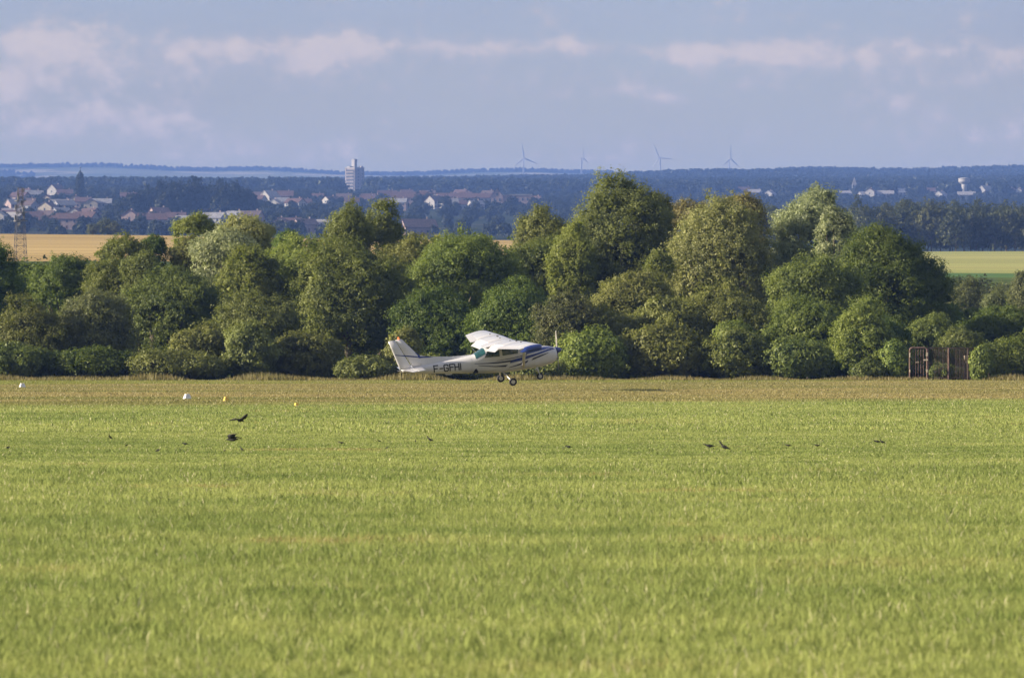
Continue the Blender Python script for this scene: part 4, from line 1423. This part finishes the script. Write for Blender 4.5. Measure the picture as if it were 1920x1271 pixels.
def marker(px, pyb, w, h, mat, dep, rz, lab):
    d = EYE * F / (pyb - HY)
    s = d / F
    w, h = w * s, h * s
    r = empty('runway_marker', ((px - HX) * s, d, 0))
    a, b = w / 2, w * .27
    q = dep / 2
    MB().add([(-a, -q, 0), (a, -q, 0), (a, q, 0), (-a, q, 0), (-b, -q * .55, h), (b, -q * .55, h), (b, q * .55, h), (-b, q * .55, h)],
             [(0, 3, 2, 1), (4, 5, 6, 7), (0, 1, 5, 4), (1, 2, 6, 5), (2, 3, 7, 6), (3, 0, 4, 7)]).build('body', mat, r, bevel=.012)
    MB().box((0, 0, .012), (w * 1.06, dep * 1.06, .024)).build('base_rim', mat, r)
    r.rotation_euler = (0, 0, R(rz))
    tag(r, lab, 'marker', 'runway edge markers')


marker(42, 727.5, 12, 9, M_MW, .3, 22, 'white runway marker at the far left close to the bushes')
marker(351, 749, 14, 10.5, M_MW, .3, 24, 'white runway marker on the dry grass left of the yellow ones')
marker(424, 753.5, 10.5, 10, M_MY, .22, 20, 'yellow runway marker, the left and larger of two')
marker(556, 763.5, 9.5, 8.5, M_MY, .2, 20, 'yellow runway marker, the right and smaller of two')

# ------------------------------------------------------------------ birds
M_BIRD = paint('black_feathers', (0.008, 0.008, 0.009), 0.7, var=.3, scale=30)
M_BEAK = paint('beak', (0.03, 0.03, 0.03), 0.4)


def oval(c, fwd, up, ry, rz, n=10):
    side = fwd.cross(up).normalized()
    return [c + side * math.cos(i * 2 * math.pi / n) * ry + up * math.sin(i * 2 * math.pi / n) * rz for i in range(n)]


def bird_body(mb, L=1.0, tilt=0.0, neck=0.0):
    """one continuous body from beak tip to tail along -x .. +x (beak at +x), length L"""
    st = [(.50, .000, .002, .002), (.44, .004, .010, .010), (.39, .006, .030, .032), (.34, .012, .048, .052), (.28, .010, .052, .056), (.22, -.004, .056, .062),
          (.12, -.028, .082, .088), (.0, -.040, .095, .100), (-.12, -.036, .082, .082), (-.22, -.022, .052, .05), (-.30, -.012, .034, .022), (-.42, -.006, .048, .010), (-.52, -.002, .058, .006)]
    rings = []
    for (x, z, a, b) in st:
        lift = neck * max(0, x - .1) * 1.5
        c = Vector((x * L, 0, (z + lift) * L))
        c = Matrix.Rotation(-tilt, 3, 'Y') @ c
        f = Matrix.Rotation(-tilt, 3, 'Y') @ Vector((1, 0, 0))
        u = Matrix.Rotation(-tilt, 3, 'Y') @ Vector((0, 0, 1))
        rings.append(oval(c, f, u, a * L, b * L))
    mb.rings(rings)


def standing_bird(L, tilt, neck):
    mb = MB()
    bird_body(mb, L, tilt, neck)
    for s in (-1, 1):
        # folded wing laid along the flank
        rr = []
        for (x, z, a, b) in ((.16, -.01, .01, .02), (.05, .0, .022, .07), (-.1, .0, .022, .07), (-.26, .0, .014, .04), (-.40, .005, .006, .012)):
            c = Matrix.Rotation(-tilt, 3, 'Y') @ Vector((x * L, s * (.075 if x > -.2 else .045) * L, z * L))
            u = Matrix.Rotation(-tilt, 3, 'Y') @ Vector((0, 0, 1))
            f = Matrix.Rotation(-tilt, 3, 'Y') @ Vector((1, 0, 0))
            rr.append(oval(c, f, u, a * L, b * L, 8))
        mb.rings(rr)
        hip = Vector((-.02 * L, s * .045 * L, -.10 * L))
        kn = Vector((-.05 * L, s * .05 * L, -.20 * L))
        ft = Vector((0.0, s * .05 * L, -.32 * L))
        mb.bar(hip, kn, .022 * L, .012 * L, 5)
        mb.bar(kn, ft, .011 * L, .009 * L, 5)
        for a in (-.5, 0, .5):
            mb.bar(ft, ft + Vector((math.cos(a) * .08 * L, math.sin(a) * .08 * L, 0)), .008 * L, .004 * L, 4)
    return mb.mesh('bird', M_BIRD, True)


BM = [standing_bird(1, R(25), 0.3), standing_bird(1, R(8), 0.0), standing_bird(1, R(-12), -0.35)]
GB = [  # px, py, width px, mesh, heading (deg, 0 = beak right, 180 = beak left), label
    (15, 838, 9, 1, 60, 'black bird in the grass at the far left edge'),
    (207, 819, 9, 0, 240, 'upright black bird in the grass, far left of the two flying birds'),
    (237, 832, 6, 2, 200, 'tiny dark bird half sunk in grass, right below the upright one on the left'),
    (296, 843, 9, 2, 150, 'dark bird low in the grass between the left birds and the flying ones'),
    (347, 831, 9, 1, 165, 'brownish dark bird in the grass just left of the lower flying bird'),
    (421, 842, 6, 2, 120, 'tiny dark bird in the grass straight below the lower flying bird'),
    (453, 841, 9, 0, 130, 'dark bird in the grass right below the lower flying bird'),
    (640, 829, 9, 1, 170, 'dark bird feeding alone in the grass under the left end of the aircraft'),
    (711, 824, 6, 2, 20, 'tiny dark bird in the grass under the aircraft tail'),
    (725, 837, 6, 2, 160, 'tiny dark bird nearest to the camera under the aircraft tail'),
    (779, 824, 6, 2, 90, 'tiny dark bird just left of the upright black bird under the aircraft'),
    (806, 824, 11, 0, 165, 'upright black bird in the grass below the aircraft registration letters'),
    (1066, 837, 10, 1, 165, 'black bird in the grass below the aircraft nose'),
    (1330, 838, 15, 1, 170, 'black bird looking left, the left one of the near pair on the right'),
    (1358, 841, 17, 0, 165, 'black bird, the right and larger one of the near pair on the right'),
    (1478, 834, 9, 1, 170, 'small dark bird right of the near pair, left of two single ones'),
    (1532, 834, 9, 1, 168, 'small dark bird, the second single one right of the near pair'),
    (1645, 828, 11, 1, 175, 'black bird, the left one of the close pair at the far right'),
    (1654, 828, 10, 0, 160, 'dark bird, the right one of the close pair at the far right'),
]
for (px, py, w, k, hd, lab) in GB:
    d = EYE * F / (py + 4 - HY) * 0.985
    o = link_mesh('bird', BM[k])
    L = w * d / F * 1.8
    o.scale = (L, L, L)
    o.location = ((px - HX) / F * d, d, .32 * L + .012)
    o.rotation_euler = (0, 0, R(hd))
    tag(o, lab, 'bird', 'black birds feeding in the grass')


def wing(mb, root, pts, chord, thick=.02):
    """flat tapering wing through pts; chord = list of (leading, trailing) offset vectors"""
    rings = []
    for p, (le, te) in zip(pts, chord):
        p, le, te = Vector(p), Vector(le), Vector(te)
        up = Vector((0, 0, thick))
        rings.append([p + le, p + (le + te) * .5 + up, p + te, p + (le + te) * .5 - up])
    mb.rings(rings)


def flying(px, py, d, build, scale, rot, lab):
    mb = MB()
    bird_body(mb, 1.0)
    build(mb)
    o = mb.build('bird', M_BIRD, None, True)
    o.scale = (scale,) * 3
    o.location = P(px, py, d)
    o.rotation_euler = rot
    tag(o, lab, 'bird')
    return o


def wings_up(mb):
    # left wing long and slightly lowered, right wing raised
    ch = [((.16, 0, 0), (-.18, 0, 0)), ((.17, 0, 0), (-.22, 0, 0)), ((.13, 0, 0), (-.22, 0, 0)), ((.0, 0, 0), (-.10, 0, 0))]
    wing(mb, None, [(.08, .03, .03), (.12, .34, .06), (.08, .68, -.02), (-.06, 1.05, -.16)], ch, .03)
    wing(mb, None, [(.08, -.03, .03), (.12, -.32, .18), (.06, -.60, .34), (-.06, -.92, .50)], ch, .03)


def wings_back(mb):
    # wings half folded mid beat, swept back over the body
    for s, up in ((1, .18), (-1, .24)):
        wing(mb, None, [(.10, s * .05, .02), (.16, s * .22, up * .9), (.02, s * .40, up * 1.15), (-.34, s * .52, up * .75)],
             [((.15, 0, 0), (-.24, 0, -.06)), ((.16, 0, .02), (-.32, 0, -.10)), ((.12, 0, 0), (-.28, 0, -.06)), ((.02, 0, 0), (-.08, 0, 0))])


flying(449, 787, 112, wings_up, .30, (R(4), R(16), R(40)), 'black bird flying with wings spread wide over the grass, the upper of two')
flying(437, 823, 94, wings_back, .31, (R(16), R(6), R(172)), 'black bird flying low to the left with swept wings, the lower of two')

# ------------------------------------------------------------------ the aircraft
M_WHITE = paint('aircraft_white', (0.57, 0.57, 0.60), 0.28, var=0.03, scale=1.5, coat=0.5)
M_NAVY = paint('aircraft_navy', (0.011, 0.032, 0.18), 0.25, var=0.05, coat=0.6)
M_STRIPE = paint('stripe_dark', (0.012, 0.014, 0.045), 0.3, var=0.05)
M_LET = paint('letter_black', (0.018, 0.018, 0.022), 0.4, var=0.05)
M_GLASS = paint('tinted_glass', (0.015, 0.045, 0.045), 0.08, var=0.3, scale=3, spec=0.9)
M_TEAL = paint('teal_glass', (0.012, 0.07, 0.075), 0.12, var=0.35, scale=3, spec=0.9)
M_TYRE = paint('tyre_rubber', (0.018, 0.018, 0.018), 0.8)
M_ALU = paint('aluminium', (0.55, 0.55, 0.56), 0.35, metal=0.7)
M_PROP = paint('propeller_paint', (0.30, 0.29, 0.27), 0.35)
M_BAY_SHADE = paint('wheel_bay_shade', (0.010, 0.010, 0.011), 0.9)  # near-black colour painted for the shade inside wheel bays and intakes
M_RED, t = new_mat('beacon_lamp')
b_ = nd(t, 'ShaderNodeBsdfPrincipled')
b_.inputs['Base Color'].default_value = (0.9, 0.16, 0.05, 1)
b_.inputs['Emission Color'].default_value = (1.0, 0.16, 0.05, 1)
b_.inputs['Emission Strength'].default_value = 0.9
nn = tex_noise(t, 20, 2, 'obj')
t.links.new(ramp(t, nn, 0.2, 0.8, 0.15, 0.3), b_.inputs['Roughness'])
o_ = nd(t, 'ShaderNodeOutputMaterial')
t.links.new(b_.outputs[0], o_.inputs[0])

D0 = 243.0
AC = empty('light_aircraft')
Tq, Pq, Bq = R(13.3), R(7.7), R(3.7)
fv = Vector((math.cos(Pq) * math.cos(Tq), math.cos(Pq) * math.sin(Tq), math.sin(Pq)))
l0 = Vector((-math.sin(Tq), math.cos(Tq), 0))
lv = l0 * math.cos(Bq) + fv.cross(l0) * math.sin(Bq)
uv = fv.cross(lv)
Mx = Matrix((fv, lv, uv)).transposed().to_4x4()
Mx.translation = P(1052, 655, D0)
AC.matrix_world = Mx
tag(AC, 'white and navy high-wing aircraft lettered F-GFHI flying low over the field, wheels hanging', 'aircraft')

FS = [(-.30, -.40, .13, .33, 2.4), (-.36, -.49, .17, .42, 2.5), (-.6, -.60, .24, .50, 2.8), (-1.0, -.645, .31, .54, 3), (-1.5, -.68, .365, .56, 3.2), (-1.65, -.69, .40, .56, 3.2),
      (-2.15, -.70, .70, .56, 3.5), (-2.6, -.70, .74, .56, 3.5), (-3.1, -.68, .72, .55, 3.5), (-3.72, -.62, .62, .52, 3.2), (-4.0, -.588, .47, .50, 3), (-4.3, -.55, .335, .47, 2.8),
      (-5.3, -.43, .25, .36, 2.5), (-6.2, -.32, .19, .26, 2.4), (-7.2, -.18, .13, .14, 2.3), (-7.8, -.03, .09, .05, 2.2)]
_fx = np.array([q[0] for q in FS])[::-1]


def fs(x):
    return [float(np.interp(x, _fx, np.array([q[k] for q in FS])[::-1])) for k in (1, 2, 3, 4)]


def fpt(x, ang, off=0.0):
    zb, zt, w, n = fs(x)
    zc, h = (zb + zt) / 2, (zt - zb) / 2
    c, s = math.cos(ang), math.sin(ang)
    return Vector((x, (w + off) * math.copysign(abs(c) ** (2 / n), c), zc + (h + off) * math.copysign(abs(s) ** (2 / n), s)))


def side_y(x, z):
    zb, zt, w, n = fs(x)
    zc, h = (zb + zt) / 2, (zt - zb) / 2
    q = min(.995, abs((z - zc) / h))
    return w * (1 - q ** n) ** (1 / n)


xs = []
for a, b in zip(FS[:-1], FS[1:]):
    k = max(1, int(abs(a[0] - b[0]) / .12))
    xs += [a[0] + (b[0] - a[0]) * i / k for i in range(k)]
xs.append(FS[-1][0])
NA = 40
MB().rings([[fpt(x, 2 * math.pi * i / NA) for i in range(NA)] for x in xs]).build('fuselage', M_WHITE, AC, True)


def resample(pts, n):
    pts = np.array(pts, float)
    s = np.concatenate([[0], np.cumsum(np.linalg.norm(np.diff(pts, axis=0), axis=1))])
    u = np.linspace(0, s[-1], n)
    return np.stack([np.interp(u, s, pts[:, k]) for k in range(2)], 1)


def side_strip(name, up, lo, mat, side=-1, off=.009, n=None, parent=None, rows=4):
    L = max(abs(up[0][0] - up[-1][0]), .1)
    n = n or max(4, int(L / .05))
    A, B = resample(up, n), resample(lo, n)
    V, Fc = [], []
    for i in range(n):
        for j in range(rows):
            f = j / (rows - 1)
            x, z = A[i] * (1 - f) + B[i] * f
            V.append((x, side * (side_y(x, z) + off), z))
    for i in range(n - 1):
        for j in range(rows - 1):
            a = i * rows + j
            Fc.append((a, a + 1, a + rows + 1, a + rows))
    return MB().add(V, Fc).build(name, mat, parent or AC)


def loft_patch(name, x0, x1, a0, a1, mat, off=.008, nx=8, na=14, inset=None):
    V, Fc = [], []
    for i in range(nx + 1):
        x = x0 + (x1 - x0) * i / nx
        for j in range(na + 1):
            V.append(fpt(x, R(a0 + (a1 - a0) * j / na), off))
    for i in range(nx):
        for j in range(na):
            a = i * (na + 1) + j
            Fc.append((a, a + 1, a + na + 2, a + na + 1))
    return MB().add(V, Fc).build(name, mat, AC, True)


loft_patch('windshield', -1.68, -2.12, 22, 158, M_GLASS)
loft_patch('rear_window', -3.80, -4.27, 25, 155, M_TEAL)
for sd in (-1, 1):
    dr = side_strip('door', [(-3.04, .46), (-2.08, .46)], [(-3.04, -.56), (-2.12, -.50)], M_WHITE, sd, .004, 14, rows=12)
    side_strip('handle', [(-2.95, .07), (-2.83, .07)], [(-2.95, .04), (-2.83, .04)], M_ALU, sd, .02, 4, dr)
    side_strip('window', [(-3.0, .44), (-2.2, .44)], [(-3.0, .14), (-2.24, .15)], M_GLASS, sd, .010, 12, dr)
    side_strip('window', [(-3.70, .43), (-3.12, .45)], [(-3.86, .16), (-3.14, .125)], M_GLASS, sd, .010, 12)
    for k, (up, lo, mt) in enumerate([
        ([(-4.37, -.051), (-3.75, -.109), (-3.11, -.128), (-2.59, -.123)], [(-4.37, -.076), (-3.76, -.149), (-3.27, -.19), (-2.65, -.203)], M_STRIPE),
        ([(-2.62, -.123), (-1.98, -.04), (-1.4, .033), (-.73, .146), (-.42, .165)], [(-2.68, -.262), (-1.99, -.200), (-1.27, -.045), (-.74, .070), (-.38, .105)], M_NAVY),
        ([(-3.3, -.053), (-2.57, -.023), (-1.97, .034), (-1.81, .051)], [(-3.31, -.068), (-2.58, -.061), (-1.97, -.011), (-1.82, .014)], M_STRIPE),
        ([(-1.83, .20), (-1.6, .325), (-1.05, .292), (-.62, .235), (-.38, .165)], [(-1.86, .045), (-1.26, .118), (-.73, .178), (-.38, .155)], M_NAVY),
        ([(-4.2, -.165), (-3.39, -.306), (-2.79, -.323)], [(-4.2, -.19), (-3.39, -.348), (-2.9, -.406)], M_STRIPE),
        ([(-2.75, -.455), (-2.36, -.382), (-1.77, -.234)], [(-2.76, -.475), (-2.36, -.439), (-1.86, -.348)], M_STRIPE),
        ([(-1.55, -.174), (-1.15, -.077), (-.75, -.011)], [(-1.63, -.265), (-1.16, -.151), (-.76, -.034)], M_STRIPE),
    ]):
        side_strip('stripe', up, lo, mt, sd, .009)
    side_strip('wheel_bay_shade', [(-4.46, -.50), (-4.40, -.38), (-4.32, -.29), (-4.26, -.38), (-4.20, -.50)], [(-4.46, -.53), (-4.20, -.54)], M_BAY_SHADE, sd, .012, 12, rows=8)  # dark patch on the closed skin, painting the shade of the open wheel bay

for sd in (-1, 1):
    for up, lo in (([(-3.055, .46), (-3.035, .46)], [(-3.055, -.56), (-3.035, -.56)]), ([(-1.505, .33), (-1.49, .33)], [(-1.505, -.6), (-1.49, -.6)]),
                   ([(-5.31, .15), (-5.295, .15)], [(-5.31, -.38), (-5.295, -.38)]), ([(-4.50, .2), (-4.487, .2)], [(-4.50, -.5), (-4.487, -.5)])):
        side_strip('seam', up, lo, M_ALU, sd, .0062, 3, rows=12)

# registration letters: strokes laid on the skin of the tail cone
LH, LW = .30, .185


def letters(side):
    P0, P1 = (-6.29, -.222), (-5.01, -.262)
    S_ = {'F': [[(0, 0), (0, 1)], [(0, 1), (1, 1)], [(0, .53), (.8, .53)]],
          '-': [[(.05, .48), (.95, .48)]],
          'G': [[(1, .80), (1, .90), (.8, 1), (.2, 1), (0, .88), (0, .12), (.2, 0), (.8, 0), (1, .12), (1, .45), (.55, .45)]],
          'H': [[(0, 0), (0, 1)], [(1, 0), (1, 1)], [(0, .5), (1, .5)]],
          'I': [[(.5, 0), (.5, 1)]]}
    txt = [('F', 0.0, 1), ('-', .27, .8), ('G', .475, 1), ('F', .745, 1), ('H', .985, 1), ('I', 1.16, 1)]
    for ch, u0, ws in txt:
        m = MB()
        for k, line in enumerate(S_[ch]):
            for a, b in zip(line[:-1], line[1:]):
                def pt(q):
                    u = u0 + q[0] * LW * ws
                    if side > 0:
                        u = 1.28 - u
                    f = u / 1.28
                    return np.array([P0[0] + u, P0[1] + (P1[1] - P0[1]) * f + q[1] * LH])
                A, B = pt(a), pt(b)
                dv = B - A
                ln = np.linalg.norm(dv)
                dv /= ln
                nv = np.array([-dv[1], dv[0]]) * .028
                A2, B2 = A - dv * .023, B + dv * .023
                ns = max(2, int(ln / .05))
                V, Fc = [], []
                for i in range(ns + 1):
                    c = A2 + (B2 - A2) * i / ns
                    for q in (-1, 0, 1):
                        x, z = c + nv * q
                        V.append((x, side * (side_y(x, z) + .007 + .0006 * k), z))
                for i in range(ns):
                    for j in (0, 1):
                        a_ = i * 3 + j
                        Fc.append((a_, a_ + 1, a_ + 4, a_ + 3))
                m.add(V, Fc)
        m.build('registration_letter', M_LET, AC)


letters(-1)
letters(1)

# cowling details
MB().prism([(-1.22, -.58), (-1.16, -.69), (-.86, -.645), (-.57, -.50), (-.56, -.42), (-.9, -.5)], -.2, .2).build('cowl_scoop', M_WHITE, AC, bevel=.02)
for s in (-1, 1):
    loftm = MB().rings([[(-.285 - .004 * k, s * (.20 + math.cos(a) * .10), -.06 + math.sin(a) * .06) for a in [i * .63 for i in range(10)]] for k in (0, 3)])
    loftm.build('air_intake', M_BAY_SHADE, AC)  # solid black disc, the shade of the opening put into its colour
MB().bar((-1.25, -.22, -.62), (-1.42, -.26, -.76), .03, n=8).build('exhaust', M_ALU, AC)

# wing
INC = R(2.6)


def chord(y):
    a = abs(y)
    le = -2.15 if a < 2.5 else -2.15 - (a - 2.5) / 3.0 * .07
    te = -3.78 if a < 2.5 else -3.78 + (a - 2.5) / 3.0 * .47
    return le, te, .665 + .0302 * a


def foil(y, f0, f1, n=12, tk=.125):
    le, te, z0 = chord(y)
    c = le - te
    t_ = lambda f: tk * 5 * (0.2969 * math.sqrt(max(f, 0)) - 0.126 * f - 0.3516 * f * f + 0.2843 * f ** 3 - 0.1036 * f ** 4) * c
    cam_ = lambda f: .03 * c * math.sin(math.pi * f) * (1 - .3 * f)
    fr_ = [f0 + (f1 - f0) * (1 - math.cos(math.pi * i / n)) / 2 for i in range(n + 1)]
    up = [(le - f * c, z0 + cam_(f) + t_(f)) for f in fr_]
    lo = [(le - f * c, z0 + cam_(f) - t_(f) * .8) for f in fr_][::-1]
    pts = up + lo
    piv = le - .3 * c
    return [Vector((piv + (x - piv) * math.cos(INC) - (z - z0) * math.sin(INC) * 1, y, z0 + (z - z0) * math.cos(INC) + (x - piv) * math.sin(INC))) for x, z in pts]


w_ = MB()
for ya, yb, cut in ((-.56, .56, 1.0), (.56, 2.48, .74), (-2.48, -.56, .74), (2.48, 2.54, 1), (-2.54, -2.48, 1), (2.54, 5.0, .78), (-5.0, -2.54, .78), (5.0, 5.40, 1), (-5.40, -5.0, 1)):
    w_.rings([foil(ya + (yb - ya) * i / 4, 0, cut) for i in range(5)])
w_.build('wing', M_WHITE, AC, True)
bpy.context.view_layer.update()
for s in (-1, 1):
    # flap, lowered
    hinge = foil(s * 1.5, .74, 1)[0]
    rings = [foil(s * y, .745, 1.0, 8) for y in (.60, 1.2, 1.8, 2.44)]
    RM = Matrix.Rotation(-R(20), 3, 'Y')
    out = []
    for rg in rings:
        h_ = (rg[0] + rg[-1]) / 2
        out.append([h_ + RM @ (p - h_) + Vector((-.05, 0, -.02)) for p in rg])
    MB().rings(out).build('flap', M_WHITE, AC)
    MB().rings([foil(s * y, .79, 1.0, 8) for y in (2.56, 3.4, 4.2, 4.98)]).build('aileron', paint('aileron_skin', (0.42, 0.42, 0.45), 0.4, var=.02) if s < 0 else bpy.data.materials['aileron_skin'], AC)
    # drooped navy tip cap
    rg = []
    for y, sh, dz in ((5.405, 1, 0), (5.46, .98, -.01), (5.53, .90, -.05), (5.56, .75, -.08)):
        b0 = foil(s * y, 0, 1)
        c0 = sum(b0, Vector()) / len(b0)
        rg.append([c0 + Vector(((p.x - c0.x) * sh, 0, (p.z - c0.z) * sh + dz - (.10 if p.z < c0.z else 0))) for p in b0])
    MB().rings(rg).build('wing_tip', M_NAVY, AC, True)
    # lift strut
    a, b = Vector((-2.05, s * .53, -.55)), Vector((-2.38, s * 2.62, .64))
    dirv = (b - a).normalized()
    sd = Vector((1, 0, 0))
    rg = []
    for f in (0, .5, 1):
        p = a.lerp(b, f)
        nrm = dirv.cross(sd).normalized()
        rg.append([p + sd * .075 * math.cos(k * .785) + nrm * .028 * math.sin(k * .785) for k in range(8)])
    MB().rings(rg).build('strut', M_WHITE, AC, True)
    # fuel cap and vents on the wing top
    for (yy_, f_, q) in ((1.9, .28, .055), (3.1, .33, .035), (1.0, .30, .03)):
        pz = foil(s * yy_, 0, 1, 24)
        le, te, z0 = chord(yy_)
        xx_ = le - f_ * (le - te)
        top_ = min(pz[:25], key=lambda p: abs(p.x - xx_))
        MB().bar(top_ + Vector((0, 0, -.01)), top_ + Vector((0, 0, .03)), q, n=10).build('filler_cap', M_TYRE, AC)
# fin, rudder, dorsal
def fin_sec(x0, x1, z, th, n=8):
    up = []
    for i in range(n + 1):
        f = i / n
        y = th * 4 * f * (1 - f) * .5 + .004
        up.append(Vector((x0 + (x1 - x0) * f, y, z)))
    return up + [Vector((p.x, -p.y, p.z)) for p in up[::-1]]


def lerp(a, b, f):
    return a + (b - a) * f


MB().rings([fin_sec(lerp(-6.40, -7.63, f), lerp(-7.22, -7.93, f), lerp(.04, 1.52, f) + 0, lerp(.13, .08, f)) for f in (0, .2, .35, .5, .75, 1)]).build('fin', M_WHITE, AC, True)
MB().rings([fin_sec(lerp(-7.225, -7.94, f), lerp(-7.84, -8.28, f), lerp(-.06, 1.50, f), lerp(.09, .05, f)) for f in (0, .25, .5, .75, 1)]).build('rudder', M_WHITE, AC, True)
dz = MB()
tp = [(-4.32, .335), (-4.9, .352), (-5.42, .388), (-6.0, .465), (-6.55, .555), (-6.82, .64)]
rg = []
for (x, z) in tp:
    zt = fs(x)[1] - .03
    rg.append([Vector((x, -.07, zt)), Vector((x, -.015, z)), Vector((x, .015, z)), Vector((x, .07, zt))])
dz.rings(rg).build('dorsal_fin', M_WHITE, AC)


def fin_y(x, z):
    f = (z - .04) / 1.48
    if x > lerp(-7.22, -7.93, f):
        x0, x1, th = lerp(-6.40, -7.63, f), lerp(-7.22, -7.93, f), lerp(.13, .08, f)
    else:
        f = (z + .06) / 1.56
        x0, x1, th = lerp(-7.225, -7.94, f), lerp(-7.84, -8.28, f), lerp(.09, .05, f)
    q = min(1, max(0, (x - x0) / (x1 - x0)))
    return th * 2 * q * (1 - q) + .004


for sd in (-1, 1):
    for up, lo in (([(-8.05, .83), (-7.33, .69), (-6.98, .61)], [(-8.03, .795), (-7.34, .635), (-6.92, .545)]),
                   ([(-7.02, .82), (-6.93, .72), (-6.84, .63)], [(-7.06, .80), (-6.98, .70), (-6.92, .545)])):
        n = 14
        A, B = resample(up, n), resample(lo, n)
        V = [(p[0], sd * (fin_y(p[0], p[1]) + .012), p[1]) for q in zip(A, B) for p in q]
        MB().add(V, [(2 * i, 2 * i + 1, 2 * i + 3, 2 * i + 2) for i in range(n - 1)]).build('stripe', M_NAVY, AC)
    V = [(-6.98, sd * .03, .61), (-6.45, sd * .032, .545), (-6.2, sd * .034, .47), (-6.92, sd * .055, .52)]
    MB().add(V, [(0, 1, 2, 3)]).build('stripe', M_NAVY, AC)
MB().bar((-7.78, 0, 1.50), (-7.78, 0, 1.56), .045, .045, 10).bar((-7.78, 0, 1.56), (-7.78, 0, 1.63), .04, .015, 10).build('beacon', M_RED, AC)
# tailplane
for s in (-1, 1):
    def ts(y, f0, f1):
        le, te = lerp(-6.78, -6.98, y / 1.72), lerp(-7.86, -7.66, y / 1.72)
        c = te - le
        pts = []
        n = 8
        for i in range(n + 1):
            f = f0 + (f1 - f0) * i / n
            pts.append(Vector((le + c * f, s * y, .065 + .10 * math.sqrt(f + .01) * (1 - f) * .8)))
        return pts + [Vector((p.x, p.y, .13 - p.z)) for p in pts[::-1]]
    MB().rings([ts(y, 0, .58) for y in (.05, .6, 1.2, 1.68, 1.74)]).build('tailplane', M_WHITE, AC, True)
    MB().rings([ts(y, .60, 1) for y in (.12, .6, 1.2, 1.74)]).build('elevator', M_WHITE, AC, True)
MB().bar((-7.86, 0, .02), (-8.0, 0, .06), .03, .012, 6).build('tail_cone_tip', M_WHITE, AC)
MB().bar((-4.15, 0, .42), (-4.35, 0, .72), .008, n=5).build('antenna', M_ALU, AC)
MB().prism([(-5.75, -.36), (-5.35, -.41), (-5.45, -.47), (-5.7, -.46)], -.02, .02).build('tail_skid', M_WHITE, AC)

# propeller
pr = MB().rings([[(x, math.cos(i * .3927) * q, math.sin(i * .3927) * q - .01) for i in range(16)] for x, q in ((-.30, .165), (-.2, .16), (-.08, .12), (.0, .06), (.045, .01))]).build('spinner', M_NAVY, AC, True)
for s, ln in ((1, .93), (-1, .93)):
    rg = []
    for f, c, tw in ((.0, .07, 50), (.15, .10, 42), (.4, .125, 30), (.7, .115, 20), (.93, .08, 15), (1.0, .04, 14)):
        tw = R(tw)
        z = s * (.06 + f * (ln - .06))
        cx_ = -.19
        th = .018 * (1.6 - f)
        u = Vector((-math.sin(tw), s * math.cos(tw), 0))
        v = Vector((math.cos(tw), s * math.sin(tw), 0))
        base = Vector((cx_, -.09 * f * s * .3, z))
        rg.append([base + u * c * .5 * math.cos(k * .785) + v * th * math.sin(k * .785) for k in range(8)])
    o = MB().rings(rg).build('propeller_blade', M_PROP, AC, True)
    o.rotation_euler = (R(7), 0, 0)


def wheel(c, rad, wd, parent):
    ax = Vector((0, 1, 0))
    n = 20

    def rg(r_, y_):
        return [Vector((c[0] + math.cos(i * 2 * math.pi / n) * r_, c[1] + y_, c[2] + math.sin(i * 2 * math.pi / n) * r_)) for i in range(n)]
    MB().rings([rg(rad * .55, -wd * .42), rg(rad * .82, -wd * .5), rg(rad * .97, -wd * .3), rg(rad, 0), rg(rad * .97, wd * .3), rg(rad * .82, wd * .5), rg(rad * .55, wd * .42)]).build('tyre', M_TYRE, parent, True)
    MB().rings([rg(rad * .5, -wd * .46), rg(rad * .53, -wd * .40), rg(rad * .53, wd * .40), rg(rad * .5, wd * .46)]).bar((c[0], c[1] - wd * .56, c[2]), (c[0], c[1] + wd * .56, c[2]), rad * .16, n=8).build('rim', M_ALU, parent)


for s in (-1, 1):
    g_ = MB().bar((-3.07, s * .25, -.58), (-2.95, s * .62, -.78), .045, .036, 8).bar((-2.95, s * .62, -.78), (-2.82, s * 1.1, -1.06), .036, .028, 8).bar((-2.81, s * 1.06, -1.07), (-2.80, s * 1.26, -1.09), .025, n=8).build('main_gear', M_ALU, AC)
    wheel((-2.80, s * 1.22, -1.09), .19, .14, g_)
g_ = MB().bar((-1.30, 0, -.60), (-1.23, 0, -.88), .045, .035, 8).bar((-1.23, .07, -.88), (-1.17, .08, -1.13), .02, n=6).bar((-1.23, -.07, -.88), (-1.17, -.08, -1.13), .02, n=6)
g_.bar((-1.23, -.08, -.885), (-1.23, .08, -.885), .03, n=6).bar((-1.27, 0, -.72), (-1.36, 0, -.82), .015, n=5).bar((-1.36, 0, -.82), (-1.25, 0, -.9), .015, n=5).bar((-1.17, -.085, -1.13), (-1.17, .085, -1.13), .02, n=6)
g_ = g_.build('nose_gear', M_ALU, AC)
wheel((-1.17, 0, -1.13), .165, .11, g_)
